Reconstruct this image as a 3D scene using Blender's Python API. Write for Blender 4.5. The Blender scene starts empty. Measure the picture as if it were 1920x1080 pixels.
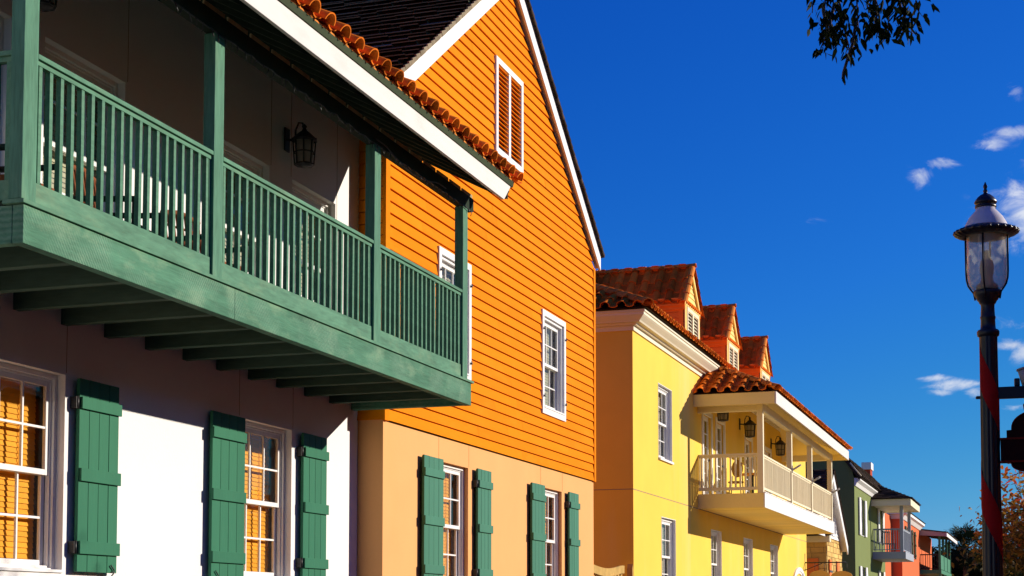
import bpy, bmesh, math, random
from mathutils import Vector, Matrix
random.seed(7)
S = bpy.context.scene
COL = S.collection
PI = math.pi

# ------------------------------------------------------------------ materials
def newmat(name):
    m = bpy.data.materials.new(name); m.use_nodes = True
    nt = m.node_tree
    for n in list(nt.nodes): nt.nodes.remove(n)
    out = nt.nodes.new('ShaderNodeOutputMaterial')
    b = nt.nodes.new('ShaderNodeBsdfPrincipled')
    nt.links.new(b.outputs[0], out.inputs[0])
    return m, nt, b, out

def N(nt, kind, **kw):
    n = nt.nodes.new(kind)
    for k, v in kw.items(): setattr(n, k, v)
    return n

def math_(nt, op, a, b=None):
    n = nt.nodes.new('ShaderNodeMath'); n.operation = op
    for i, v in enumerate((a, b)):
        if v is None: continue
        if isinstance(v, (int, float)): n.inputs[i].default_value = v
        else: nt.links.new(v, n.inputs[i])
    return n.outputs[0]

def scale_col(nt, col, fac):
    """multiply a colour by a scalar socket"""
    n = nt.nodes.new('ShaderNodeVectorMath'); n.operation = 'SCALE'
    if isinstance(col, tuple): n.inputs[0].default_value = col[:3]
    else: nt.links.new(col, n.inputs[0])
    nt.links.new(fac, n.inputs['Scale'])
    return n.outputs[0]

def mixc(nt, fac, a, b):
    n = nt.nodes.new('ShaderNodeMix'); n.data_type = 'RGBA'
    if isinstance(fac, (int, float)): n.inputs[0].default_value = fac
    else: nt.links.new(fac, n.inputs[0])
    for i, v in ((6, a), (7, b)):
        if isinstance(v, tuple): n.inputs[i].default_value = (v[0], v[1], v[2], 1)
        else: nt.links.new(v, n.inputs[i])
    return n.outputs[2]

def surf(name, col, rough=.7, spec=.3, var=.12, vscale=1.3, fine=.06, fscale=30, stretch=(1, 1, 1),
         bump=.15, bscale=40, bdist=.01, tint=0., dirt=None, dirt_amt=0., dirt_scale=.7, dirt_stretch=(1, 1, .25),
         course=None, saw=0., metal=0., coat=0.):
    m, nt, b, out = newmat(name)
    L = nt.links.new
    tc = N(nt, 'ShaderNodeTexCoord')
    mp = N(nt, 'ShaderNodeMapping'); mp.inputs['Scale'].default_value = stretch
    L(tc.outputs['Object'], mp.inputs[0])
    n1 = N(nt, 'ShaderNodeTexNoise'); n1.inputs['Scale'].default_value = vscale; n1.inputs['Detail'].default_value = 5
    n2 = N(nt, 'ShaderNodeTexNoise'); n2.inputs['Scale'].default_value = fscale; n2.inputs['Detail'].default_value = 4
    L(mp.outputs[0], n1.inputs['Vector']); L(mp.outputs[0], n2.inputs['Vector'])
    f = math_(nt, 'ADD', math_(nt, 'MULTIPLY', math_(nt, 'SUBTRACT', n1.outputs[0], .5), 2 * var * 1.6), 1.)
    f = math_(nt, 'ADD', f, math_(nt, 'MULTIPLY', math_(nt, 'SUBTRACT', n2.outputs[0], .5), 2 * fine * 1.6))
    if tint:
        at = N(nt, 'ShaderNodeAttribute', attribute_name='tint')
        f = math_(nt, 'ADD', f, math_(nt, 'MULTIPLY', math_(nt, 'SUBTRACT', at.outputs['Fac'], .5), 2 * tint))
    if course:
        sx = N(nt, 'ShaderNodeSeparateXYZ'); L(tc.outputs['Object'], sx.inputs[0])
        ci = math_(nt, 'FLOOR', math_(nt, 'DIVIDE', math_(nt, 'SUBTRACT', sx.outputs[2], course[1]), course[0]))
        yo = math_(nt, 'FLOOR', math_(nt, 'ADD', math_(nt, 'DIVIDE', sx.outputs[1], 3.7), math_(nt, 'MULTIPLY', ci, .37)))
        wn = N(nt, 'ShaderNodeTexWhiteNoise', noise_dimensions='2D')
        cb = N(nt, 'ShaderNodeCombineXYZ'); L(ci, cb.inputs[0]); L(yo, cb.inputs[1]); L(cb.outputs[0], wn.inputs['Vector'])
        f = math_(nt, 'ADD', f, math_(nt, 'MULTIPLY', math_(nt, 'SUBTRACT', wn.outputs['Value'], .5), .13))
    c = scale_col(nt, col, f)
    if dirt:
        mp2 = N(nt, 'ShaderNodeMapping'); mp2.inputs['Scale'].default_value = dirt_stretch
        L(tc.outputs['Object'], mp2.inputs[0])
        n3 = N(nt, 'ShaderNodeTexNoise'); n3.inputs['Scale'].default_value = dirt_scale; n3.inputs['Detail'].default_value = 8
        n3.inputs['Roughness'].default_value = .65
        L(mp2.outputs[0], n3.inputs['Vector'])
        rp = N(nt, 'ShaderNodeMapRange'); rp.inputs[1].default_value = .52; rp.inputs[2].default_value = .78
        rp.inputs[3].default_value = 0; rp.inputs[4].default_value = dirt_amt
        L(n3.outputs[0], rp.inputs[0])
        c = mixc(nt, rp.outputs[0], c, dirt)
    hgt = n2.outputs[0]
    nb = N(nt, 'ShaderNodeTexNoise'); nb.inputs['Scale'].default_value = bscale; nb.inputs['Detail'].default_value = 6
    L(mp.outputs[0], nb.inputs['Vector']); hgt = nb.outputs[0]
    if saw:
        mp3 = N(nt, 'ShaderNodeMapping'); mp3.inputs['Rotation'].default_value = (math.radians(-38), 0, 0)
        L(tc.outputs['Object'], mp3.inputs[0])
        wv = N(nt, 'ShaderNodeTexWave'); wv.bands_direction = 'Y'; wv.inputs['Scale'].default_value = 11
        wv.inputs['Distortion'].default_value = 2.5; wv.inputs['Detail'].default_value = 3; wv.inputs['Detail Scale'].default_value = 3
        L(mp3.outputs[0], wv.inputs['Vector'])
        n4 = N(nt, 'ShaderNodeTexNoise'); n4.inputs['Scale'].default_value = 1.9; n4.inputs['Detail'].default_value = 6
        L(tc.outputs['Object'], n4.inputs['Vector'])
        rp4 = N(nt, 'ShaderNodeMapRange'); rp4.inputs[1].default_value = .45; rp4.inputs[2].default_value = .72; L(n4.outputs[0], rp4.inputs[0])
        wf = math_(nt, 'MULTIPLY', math_(nt, 'MULTIPLY', wv.outputs['Fac'], rp4.outputs[0]), saw)
        c = mixc(nt, wf, c, (col[0] * 1.9 + .05, col[1] * 1.35 + .05, col[2] * 1.4 + .05))
        hgt = math_(nt, 'ADD', hgt, math_(nt, 'MULTIPLY', wf, .7))
    bp = N(nt, 'ShaderNodeBump'); bp.inputs['Strength'].default_value = bump; bp.inputs['Distance'].default_value = bdist
    L(hgt, bp.inputs['Height'])
    L(c, b.inputs['Base Color']); L(bp.outputs[0], b.inputs['Normal'])
    b.inputs['Roughness'].default_value = rough
    b.inputs['Specular IOR Level'].default_value = spec if metal or name.startswith(('black', 'frost', 'white_enamel')) else min(spec, .35) * .15
    b.inputs['Metallic'].default_value = metal
    b.inputs['Coat Weight'].default_value = coat
    return m

def glass_mat(name, tintc=(.9, .93, .92), refl=1.0, rough=.02, milky=0.):
    m, nt, b, out = newmat(name); nt.nodes.remove(b)
    L = nt.links.new
    tr = N(nt, 'ShaderNodeBsdfTransparent'); tr.inputs[0].default_value = (*tintc, 1)
    gl = N(nt, 'ShaderNodeBsdfGlossy'); gl.inputs['Roughness'].default_value = rough
    lw = N(nt, 'ShaderNodeLayerWeight'); lw.inputs[0].default_value = .5
    fac = math_(nt, 'ADD', math_(nt, 'MULTIPLY', math_(nt, 'POWER', lw.outputs['Facing'], 3.0), .9), .04)
    tc = N(nt, 'ShaderNodeTexCoord'); ns = N(nt, 'ShaderNodeTexNoise'); ns.inputs['Scale'].default_value = 1.2
    L(tc.outputs['Object'], ns.inputs['Vector'])
    bp = N(nt, 'ShaderNodeBump'); bp.inputs['Strength'].default_value = .08; bp.inputs['Distance'].default_value = .05
    L(ns.outputs[0], bp.inputs['Height']); L(bp.outputs[0], gl.inputs['Normal'])
    mx = N(nt, 'ShaderNodeMixShader'); L(math_(nt, 'MULTIPLY', fac, refl), mx.inputs[0])
    L(tr.outputs[0], mx.inputs[1]); L(gl.outputs[0], mx.inputs[2])
    if milky:
        df = N(nt, 'ShaderNodeBsdfDiffuse'); df.inputs[0].default_value = (.62, .56, .48, 1); tl = N(nt, 'ShaderNodeBsdfTranslucent'); tl.inputs[0].default_value = (.75, .66, .52, 1)
        m2 = N(nt, 'ShaderNodeMixShader'); L(df.outputs[0], m2.inputs[1]); L(tl.outputs[0], m2.inputs[2])
        m3 = N(nt, 'ShaderNodeMixShader'); m3.inputs[0].default_value = milky; L(mx.outputs[0], m3.inputs[1]); L(m2.outputs[0], m3.inputs[2]); L(m3.outputs[0], out.inputs[0])
    else: L(mx.outputs[0], out.inputs[0])
    return m

def leaf_mat(name, col, col2, trans=.35):
    m, nt, b, out = newmat(name); L = nt.links.new
    at = N(nt, 'ShaderNodeAttribute', attribute_name='tint')
    c = mixc(nt, at.outputs['Fac'], col, col2)
    L(c, b.inputs['Base Color']); b.inputs['Roughness'].default_value = .7
    b.inputs['Specular IOR Level'].default_value = .03
    t = N(nt, 'ShaderNodeBsdfTranslucent'); L(c, t.inputs[0])
    mx = N(nt, 'ShaderNodeMixShader'); mx.inputs[0].default_value = trans
    L(b.outputs[0], mx.inputs[1]); L(t.outputs[0], mx.inputs[2]); L(mx.outputs[0], out.inputs[0])
    return m

M = {}
M['stucco_white'] = surf('white_stucco', (.80, .775, .75), rough=.85, var=.02, fine=.02, bump=.35, bscale=55, bdist=.006, dirt=(.5, .44, .37), dirt_amt=.12)
M['stucco_peach'] = surf('peach_stucco', (.78, .39, .15), rough=.85, var=.04, fine=.02, bump=.3, bscale=45, bdist=.006, dirt=(.72, .33, .10), dirt_amt=.3, dirt_scale=.5)
M['stucco_yellow'] = surf('yellow_stucco', (.82, .535, .085), rough=.85, var=.05, fine=.02, bump=.3, bscale=45, bdist=.006, dirt=(.82, .57, .26), dirt_amt=.6, dirt_scale=.45, dirt_stretch=(1, 1, .12))
M['stucco_green'] = surf('green_stucco', (.185, .22, .08), rough=.85, var=.05, fine=.03, bump=.3, bdist=.006)
M['stucco_red'] = surf('red_stucco', (.66, .15, .055), rough=.85, var=.05, fine=.03, bump=.3, bdist=.006)
M['siding_orange'] = surf('orange_siding', (.76, .215, .006), rough=.75, spec=.1, var=.05, fine=.07, vscale=2., fscale=22, stretch=(1, .3, 2.2), bump=.25, bscale=30, bdist=.004, tint=.075, dirt=(.78, .29, .02), dirt_amt=.45, dirt_scale=1.6, dirt_stretch=(1, .5, 1.4))
M['siding_brown'] = surf('brown_siding', (.62, .20, .02), rough=.7, var=.06, fine=.05, bump=.2, bdist=.004)
M['bounce_gold'] = surf('bounce_gold_paint', (.88, .70, .28), rough=.55, spec=.25, var=.04, fine=.03, bump=.12, bdist=.003, tint=.06)  # golden light bounced under the yellow balcony is put into this colour
M['siding_gold'] = surf('gold_siding', (.84, .60, .19), rough=.6, var=.05, fine=.05, stretch=(1, .3, 2), bump=.2, bdist=.004)
M['siding_rust'] = surf('rust_orange_siding', (.84, .28, .04), rough=.6, var=.06, fine=.05, stretch=(.3, .3, 2), bump=.2, bdist=.004)
M['siding_white'] = surf('white_siding', (.80, .78, .75), rough=.6, var=.03, fine=.03, stretch=(1, .3, 2), bump=.2, bdist=.004)
M['green_beam'] = surf('green_rough_wood', (.07, .185, .112), rough=.62, spec=.3, var=.34, vscale=2.6, fine=.2, fscale=14, stretch=(1.5, .35, 3), bump=.45, bscale=26, bdist=.008, saw=1.0, dirt=(.24, .36, .22), dirt_amt=.75, dirt_scale=3.0, dirt_stretch=(1, .7, 1.6))
M['green_post'] = surf('green_post_wood', (.088, .212, .134), rough=.62, spec=.3, var=.26, vscale=4, fine=.2, fscale=16, stretch=(3, 3, .35), bump=.45, bscale=26, bdist=.006, dirt=(.33, .40, .25), dirt_amt=.3, dirt_scale=4, dirt_stretch=(1, 1, .3))
M['green_rail'] = surf('green_rail_wood', (.094, .218, .136), rough=.6, spec=.3, var=.28, vscale=4, fine=.18, fscale=16, stretch=(2, .4, 2), bump=.35, bscale=26, bdist=.005, dirt=(.38, .42, .24), dirt_amt=.3, dirt_scale=3, dirt_stretch=(1, .5, 1))
M['green_shutter'] = surf('green_shutter_paint', (.036, .160, .090), rough=.5, spec=.35, var=.06, vscale=1.5, fine=.06, fscale=18, stretch=(2, 2, .3), bump=.2, bscale=30, bdist=.004, tint=.06)
M['green_shutter_light'] = surf('sage_shutter_paint', (.062, .195, .125), rough=.5, spec=.35, var=.06, vscale=1.5, fine=.06, fscale=18, stretch=(2, 2, .3), bump=.2, bscale=30, bdist=.004, tint=.06)
M['white_paint'] = surf('white_paint', (.80, .78, .75), rough=.45, spec=.4, var=.03, vscale=2, fine=.03, bump=.12, bdist=.003, dirt=(.52, .46, .36), dirt_amt=.18, dirt_scale=3, dirt_stretch=(1, 1, 1))
M['cornice'] = surf('ivory_cornice_paint', (.80, .72, .55), rough=.5, spec=.3, var=.04, fine=.03, bump=.12, bdist=.003)
M['cream_paint'] = surf('cream_paint', (.80, .70, .47), rough=.5, spec=.35, var=.04, fine=.03, bump=.12, bdist=.003, dirt=(.5, .42, .28), dirt_amt=.25, dirt_scale=2, dirt_stretch=(1, 1, .5))
M['white_fascia'] = surf('white_fascia_paint', (.70, .655, .61), rough=.55, spec=.3, var=.04, vscale=1.1, fine=.04, fscale=9, stretch=(1, .3, 2), bump=.25, bscale=22, bdist=.005, dirt=(.5, .42, .33), dirt_amt=.3, dirt_scale=2.6, dirt_stretch=(1, .4, 1))
M['grey_trim'] = surf('grey_trim_paint', (.46, .42, .36), rough=.6, var=.05, fine=.04, bump=.15, bdist=.003)
M['tile'] = surf('terracotta_tile', (.76, .18, .018), rough=.8, spec=.12, var=.18, vscale=5, fine=.14, fscale=26, bump=.3, bscale=40, bdist=.006, tint=.4, dirt=(.24, .07, .025), dirt_amt=.45, dirt_scale=4.5, dirt_stretch=(1, 1, 1))
M['tile_ridge'] = surf('ridge_tile_terracotta', (.70, .22, .04), rough=.8, spec=.12, var=.15, vscale=4, fine=.1, bump=.3, bdist=.006, tint=.2, dirt=(.2, .07, .03), dirt_amt=.4, dirt_scale=4, dirt_stretch=(1, 1, 1))
M['mortar'] = surf('tile_mortar', (.70, .24, .05), rough=.9, var=.2, vscale=14, fine=.2, fscale=50, bump=.8, bscale=30, bdist=.02)
M['slate'] = surf('charcoal_shingle', (.135, .15, .105), rough=1, spec=.0, var=.2, vscale=3, fine=.2, fscale=40, bump=.5, bscale=50, bdist=.008, tint=.25)
M['shake'] = surf('brown_shake', (.055, .038, .028), rough=.85, spec=.2, var=.25, vscale=3, fine=.2, bump=.5, bdist=.01, tint=.5)
M['shingle_edge'] = surf('weathered_shingle_edge', (.25, .20, .13), rough=.9, var=.2, vscale=6, fine=.2, bump=.5, bdist=.008, tint=.25)
M['drip_edge'] = surf('green_drip_edge', (.045, .06, .028), rough=.6, var=.15, fine=.1, bump=.2)
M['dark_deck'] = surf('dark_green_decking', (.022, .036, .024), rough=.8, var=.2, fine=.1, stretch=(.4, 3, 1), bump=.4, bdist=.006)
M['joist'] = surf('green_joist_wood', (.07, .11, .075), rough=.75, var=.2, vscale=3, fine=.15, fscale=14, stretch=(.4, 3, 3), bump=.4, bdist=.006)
M['birdblock'] = surf('tan_blocking', (.36, .29, .16), rough=.8, var=.25, vscale=6, fine=.15, bump=.4, bdist=.006)
M['iron'] = surf('black_iron', (.018, .016, .017), rough=.5, spec=.4, var=.3, vscale=8, fine=.2, bump=.35, bscale=60, bdist=.003)
M['lamp_black'] = surf('black_lamp_paint', (.014, .013, .018), rough=.38, spec=.4, var=.25, vscale=9, fine=.15, bump=.25, bscale=50, bdist=.003)
M['ribbon'] = surf('red_ribbon', (.36, .012, .012), rough=.6, spec=.2, var=.15, vscale=9, fine=.1, stretch=(1, 1, 1), bump=.3, bdist=.004)
M['enamel'] = surf('white_enamel_dome', (.62, .58, .60), rough=.4, spec=.4, var=.06, vscale=6, fine=.04, bump=.05, dirt=(.3, .22, .2), dirt_amt=.4, dirt_scale=5, dirt_stretch=(1, 1, 1))
M['bulb'] = surf('frosted_bulb', (.62, .48, .34), rough=.35, spec=.4, var=.03, fine=.02, bump=.02)
M['sign_dark'] = surf('dark_maroon_sign', (.022, .006, .006), rough=.5, var=.2, fine=.1, bump=.1)
M['sign_red'] = surf('red_sign_trim', (.16, .014, .01), rough=.5, var=.2, fine=.1, bump=.1)
M['sign_tan'] = surf('tan_sign_paint', (.56, .33, .085), rough=.6, var=.04, fine=.03, bump=.1)
M['blind'] = surf('orange_wood_blind', (.84, .36, .03), rough=.5, spec=.3, var=.06, vscale=2, fine=.05, fscale=20, stretch=(1, .4, 4), bump=.08, tint=.08)
M['curtain'] = surf('olive_blind', (.50, .46, .33), rough=.8, var=.08, fine=.05, stretch=(1, 6, .3), bump=.3, bdist=.01, tint=.1)
M['room'] = surf('dark_room_wall', (.10, .085, .07), rough=.9, var=.1, bump=.05)
M['joint'] = surf('joint_sealant', (.30, .22, .16), rough=.9, var=.1, bump=.05)
M['stone'] = surf('coquina_stone', (.62, .40, .13), rough=.9, var=.15, vscale=2, fine=.12, bump=.6, bscale=25, bdist=.02, tint=.3)
M['grout'] = surf('stone_mortar', (.30, .22, .12), rough=.95, var=.1, bump=.3)
M['fence'] = surf('weathered_fence_wood', (.50, .32, .10), rough=.8, var=.25, vscale=3, fine=.2, fscale=18, stretch=(2, 1, .5), bump=.4, bdist=.006, dirt=(.25, .2, .1), dirt_amt=.6, dirt_scale=3, dirt_stretch=(1, .5, 1))
M['brickred'] = surf('chimney_brick', (.40, .07, .035), rough=.9, var=.15, fine=.1, bump=.4)
M['orange_shutter'] = surf('orange_shutter_paint', (.75, .20, .05), rough=.6, var=.08, fine=.05, bump=.1)
M['dark_shutter'] = surf('olive_dark_shutter', (.10, .10, .05), rough=.6, var=.1, fine=.05, bump=.1)
M['bluegrey'] = surf('grey_blue_paint', (.36, .38, .42), rough=.55, var=.06, fine=.04, bump=.1)
M['porch_green'] = surf('porch_green_paint', (.07, .22, .13), rough=.55, var=.08, fine=.05, bump=.1)
M['mauve'] = surf('mauve_fascia', (.42, .30, .28), rough=.6, var=.06, fine=.04, bump=.1)
M['wicker'] = surf('brown_wicker', (.22, .07, .03), rough=.7, var=.3, vscale=20, fine=.2, bump=.6, bscale=60, bdist=.006)
M['chair_dark'] = surf('dark_chair_paint', (.02, .035, .03), rough=.5, var=.15, bump=.1)
M['cafe_top'] = surf('orange_table_top', (.70, .30, .05), rough=.5, var=.1, bump=.1)
M['plaque'] = surf('oval_plaque_wood', (.34, .17, .03), rough=.6, var=.1, fine=.06, bump=.15)
M['bark'] = surf('tree_bark', (.10, .075, .055), rough=.95, var=.3, vscale=6, fine=.2, stretch=(3, 3, .6), bump=.9, bscale=14, bdist=.03)
M['palm_bark'] = surf('palm_bark', (.13, .10, .07), rough=.95, var=.3, vscale=6, fine=.2, bump=.9, bscale=10, bdist=.03)
M['leaf_dark'] = leaf_mat('dark_oak_leaf', (.007, .013, .004), (.02, .026, .007), .1)
M['leaf_green'] = leaf_mat('green_leaf', (.018, .045, .012), (.05, .09, .02), .3)
M['leaf_palm'] = leaf_mat('palm_leaf', (.008, .02, .010), (.025, .04, .014), .12)
def autumn():
    m, nt, b, out = newmat('autumn_leaf'); L = nt.links.new
    at = N(nt, 'ShaderNodeAttribute', attribute_name='tint')
    rp = N(nt, 'ShaderNodeValToRGB'); cr = rp.color_ramp
    cr.elements[0].color = (.05, .055, .012, 1); cr.elements[1].color = (.50, .035, .02, 1)
    e = cr.elements.new(.35); e.color = (.14, .09, .015, 1)
    e = cr.elements.new(.6); e.color = (.45, .20, .02, 1)
    e = cr.elements.new(.8); e.color = (.5, .09, .02, 1)
    L(at.outputs['Fac'], rp.inputs[0]); L(rp.outputs[0], b.inputs['Base Color']); b.inputs['Roughness'].default_value = .6
    t = N(nt, 'ShaderNodeBsdfTranslucent'); L(rp.outputs[0], t.inputs[0])
    mx = N(nt, 'ShaderNodeMixShader'); mx.inputs[0].default_value = .4
    L(b.outputs[0], mx.inputs[1]); L(t.outputs[0], mx.inputs[2]); L(mx.outputs[0], out.inputs[0]); return m
M['leaf_autumn'] = autumn()
M['glass'] = glass_mat('window_glass', (.96, .97, .95), .32)
M['lamp_glass'] = glass_mat('lamp_glass', (.74, .80, .78), .9, .05, milky=.40)
M['asphalt'] = surf('asphalt', (.055, .052, .05), rough=.9, var=.15, fine=.15, fscale=80, bump=.5, bscale=120, bdist=.006)
M['paving'] = surf('tan_pavement', (.30, .21, .14), rough=.9, var=.1, fine=.08, bump=.3, bscale=60, bdist=.005)
M['soil'] = surf('sandy_ground', (.26, .19, .11), rough=.95, var=.15, fine=.1, bump=.4, bdist=.02)
M['kerb'] = surf('concrete_kerb', (.42, .38, .33), rough=.9, var=.1, bump=.3)
M['line_white'] = surf('road_paint', (.75, .74, .70), rough=.8, var=.1, bump=.2)

# ------------------------------------------------------------------ mesh helpers
CACHE = {}
class MB:
    def __init__(self): self.v = []; self.f = []; self.t = []; self.sm = []
    def quad(self, *pts, tint=.5, smooth=False):
        i = len(self.v); self.v += [tuple(p) for p in pts]; self.f.append(tuple(range(i, i + len(pts)))); self.t.append(tint); self.sm.append(smooth)
    def box(self, a, b, tint=.5):
        x0, y0, z0 = [min(a[i], b[i]) for i in range(3)]; x1, y1, z1 = [max(a[i], b[i]) for i in range(3)]
        i = len(self.v)
        self.v += [(x0, y0, z0), (x1, y0, z0), (x1, y1, z0), (x0, y1, z0), (x0, y0, z1), (x1, y0, z1), (x1, y1, z1), (x0, y1, z1)]
        for q in ((0, 3, 2, 1), (4, 5, 6, 7), (0, 1, 5, 4), (1, 2, 6, 5), (2, 3, 7, 6), (3, 0, 4, 7)):
            self.f.append(tuple(i + k for k in q)); self.t.append(tint); self.sm.append(False)
    def obox(self, c, ax, ay, az, hx, hy, hz, tint=.5):
        """oriented box: centre, three axes, half sizes"""
        c = Vector(c); ax = Vector(ax).normalized() * hx; ay = Vector(ay).normalized() * hy; az = Vector(az).normalized() * hz
        i = len(self.v)
        for sz in (-1, 1):
            for sx, sy in ((-1, -1), (1, -1), (1, 1), (-1, 1)): self.v.append(tuple(c + ax * sx + ay * sy + az * sz))
        for q in ((0, 3, 2, 1), (4, 5, 6, 7), (0, 1, 5, 4), (1, 2, 6, 5), (2, 3, 7, 6), (3, 0, 4, 7)):
            self.f.append(tuple(i + k for k in q)); self.t.append(tint); self.sm.append(False)
    def prism(self, poly, d, tint=.5):
        """poly: list of 3D points, extruded by vector d"""
        d = Vector(d); a = [Vector(p) for p in poly]; b = [p + d for p in a]; n = len(a); i = len(self.v)
        self.v += [tuple(p) for p in a + b]
        self.f.append(tuple(i + k for k in reversed(range(n)))); self.f.append(tuple(i + n + k for k in range(n)))
        for k in range(n): self.f.append((i + k, i + (k + 1) % n, i + n + (k + 1) % n, i + n + k))
        self.t += [tint] * (n + 2); self.sm += [False] * (n + 2)
    def tube(self, pts, r, seg=8, tint=.5, caps=True):
        pts = [Vector(p) for p in pts]; n = len(pts)
        rr = r if isinstance(r, (list, tuple)) else [r] * n
        base = len(self.v); up = Vector((0, 0, 1)); prev = None
        for k, p in enumerate(pts):
            d = (pts[min(k + 1, n - 1)] - pts[max(k - 1, 0)]).normalized()
            if prev is None:
                a = d.cross(up)
                if a.length < .05: a = d.cross(Vector((1, 0, 0)))
            else: a = prev - d * prev.dot(d)
            a.normalize(); prev = a; b = d.cross(a)
            for s in range(seg):
                t = 2 * PI * s / seg; self.v.append(tuple(p + a * math.cos(t) * rr[k] + b * math.sin(t) * rr[k]))
        for k in range(n - 1):
            for s in range(seg):
                self.f.append((base + k * seg + s, base + k * seg + (s + 1) % seg, base + (k + 1) * seg + (s + 1) % seg, base + (k + 1) * seg + s))
                self.t.append(tint); self.sm.append(True)
        if caps:
            self.f.append(tuple(base + s for s in reversed(range(seg)))); self.f.append(tuple(base + (n - 1) * seg + s for s in range(seg)))
            self.t += [tint] * 2; self.sm += [False] * 2
    def lathe(self, prof, c, seg=24, mod=None, tint=.5):
        """prof: list of (r, z); mod(theta, r, z) -> r"""
        base = len(self.v); n = len(prof)
        for r, z in prof:
            for s in range(seg):
                t = 2 * PI * s / seg; q = mod(t, r, z) if mod else r
                self.v.append((c[0] + q * math.cos(t), c[1] + q * math.sin(t), c[2] + z))
        for k in range(n - 1):
            for s in range(seg):
                self.f.append((base + k * seg + s, base + k * seg + (s + 1) % seg, base + (k + 1) * seg + (s + 1) % seg, base + (k + 1) * seg + s))
                self.t.append(tint); self.sm.append(True)
    def sweep(self, prof, path, tint=.5):
        """prof: list of (d, z) cross-section, d outward (to the right of travel); path: 2D points with mitred corners"""
        n = len(path); rings = []
        for k in range(n):
            p = Vector((path[k][0], path[k][1]))
            ds = []
            if k > 0: ds.append((p - Vector(path[k - 1])).normalized())
            if k < n - 1: ds.append((Vector(path[k + 1]) - p).normalized())
            ns = [Vector((d.y, -d.x)) for d in ds]
            if len(ns) == 1: m = ns[0]
            else:
                m = (ns[0] + ns[1]); m = m / m.dot(ns[0])
            rings.append([(p.x + m.x * d, p.y + m.y * d, z) for d, z in prof])
        for k in range(n - 1):
            for j in range(len(prof)):
                j2 = (j + 1) % len(prof)
                self.quad(rings[k][j], rings[k + 1][j], rings[k + 1][j2], rings[k][j2], tint=tint)
        self.quad(*rings[0], tint=tint); self.quad(*reversed(rings[-1]), tint=tint)
    def clip(self, co, no):
        """drop everything on the side the normal points to"""
        me = bpy.data.meshes.new('t'); me.from_pydata(self.v, [], self.f)
        at = me.attributes.new('tint', 'FLOAT', 'FACE')
        for i, t in enumerate(self.t): at.data[i].value = t
        for p, s in zip(me.polygons, self.sm): p.use_smooth = s
        bm = bmesh.new(); bm.from_mesh(me)
        bmesh.ops.bisect_plane(bm, geom=bm.verts[:] + bm.edges[:] + bm.faces[:], plane_co=co, plane_no=no, clear_outer=True)
        ly = bm.faces.layers.float['tint']
        bm.verts.index_update()
        self.v = [tuple(v.co) for v in bm.verts]; self.f = [tuple(v.index for v in f.verts) for f in bm.faces]
        self.t = [f[ly] for f in bm.faces]; self.sm = [f.smooth for f in bm.faces]
        bm.free(); bpy.data.meshes.remove(me)
    def build(self, name, mat, parent=None, bevel=0, at=None, kind=None):
        """at: None = vertices are in world space; a vector = vertices are local, the object is put there (relative to the parent)"""
        me = bpy.data.meshes.new(name)
        off = Vector((0, 0, 0))
        if at is None and parent is not None: off = world_loc(parent)
        vv = [(a - off.x, b - off.y, c - off.z) for a, b, c in self.v] if off.length else self.v
        me.from_pydata(vv, [], self.f)
        a = me.attributes.new('tint', 'FLOAT', 'FACE')
        a.data.foreach_set('value', self.t)
        me.polygons.foreach_set('use_smooth', self.sm)
        me.materials.append(M[mat] if isinstance(mat, str) else mat)
        me.update()
        o = bpy.data.objects.new(name, me); COL.objects.link(o)
        if parent is not None: o.parent = parent
        if at is not None: o.location = at
        if bevel:
            md = o.modifiers.new('bevel', 'BEVEL'); md.width = bevel; md.segments = 2; md.limit_method = 'ANGLE'; md.angle_limit = .6
        if kind: o['kind'] = kind
        return o

def world_loc(o):
    v = Vector(o.location)
    while o.parent is not None:
        o = o.parent; v += Vector(o.location)
    return v

def tag(o, label, cat, group=None):
    o['label'] = label; o['category'] = cat
    if group: o['group'] = group
    return o
def thing(name, loc, label, cat, group=None):
    o = bpy.data.objects.new(name, None); COL.objects.link(o); o.location = loc; o.empty_display_size = .3
    return tag(o, label, cat, group)
def kids(o): return [c for c in o.children]
def dup(o, loc, parent=None, label=None):
    c = o.copy(); COL.objects.link(c); c.location = loc
    if parent is not None: c.parent = parent
    for k in kids(o): 
        dup(k, k.location.copy(), c)
    if label: c['label'] = label
    return c
def cached(key, fn, loc, parent):
    """first call builds the part at loc; later calls copy it and its sub-parts"""
    if key not in CACHE:
        CACHE[key] = fn(parent); CACHE[key].location = loc; return CACHE[key]
    return dup(CACHE[key], loc, parent)

# ---- walls ----
def wall_cells(mb, X, y0, y1, z0, z1, holes, depth=.12, tint=.5):
    """wall sheet facing +X with openings and plastered reveals. holes: (ya, yb, za, zb)"""
    ys = sorted({y0, y1, *[h[0] for h in holes], *[h[1] for h in holes]}); zs = sorted({z0, z1, *[h[2] for h in holes], *[h[3] for h in holes]})
    ys = [y for y in ys if y0 <= y <= y1]; zs = [z for z in zs if z0 <= z <= z1]
    for a, b in zip(ys, ys[1:]):
        for c, d in zip(zs, zs[1:]):
            ym, zm = (a + b) / 2, (c + d) / 2
            if any(h[0] < ym < h[1] and h[2] < zm < h[3] for h in holes): continue
            mb.quad((X, a, c), (X, b, c), (X, b, d), (X, a, d), tint=tint)
    for a, b, c, d in holes:
        x2 = X - depth
        mb.quad((X, a, c), (X, a, d), (x2, a, d), (x2, a, c)); mb.quad((X, b, c), (x2, b, c), (x2, b, d), (X, b, d))
        mb.quad((X, a, d), (X, b, d), (x2, b, d), (x2, a, d)); mb.quad((X, a, c), (x2, a, c), (x2, b, c), (X, b, c))

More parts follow.
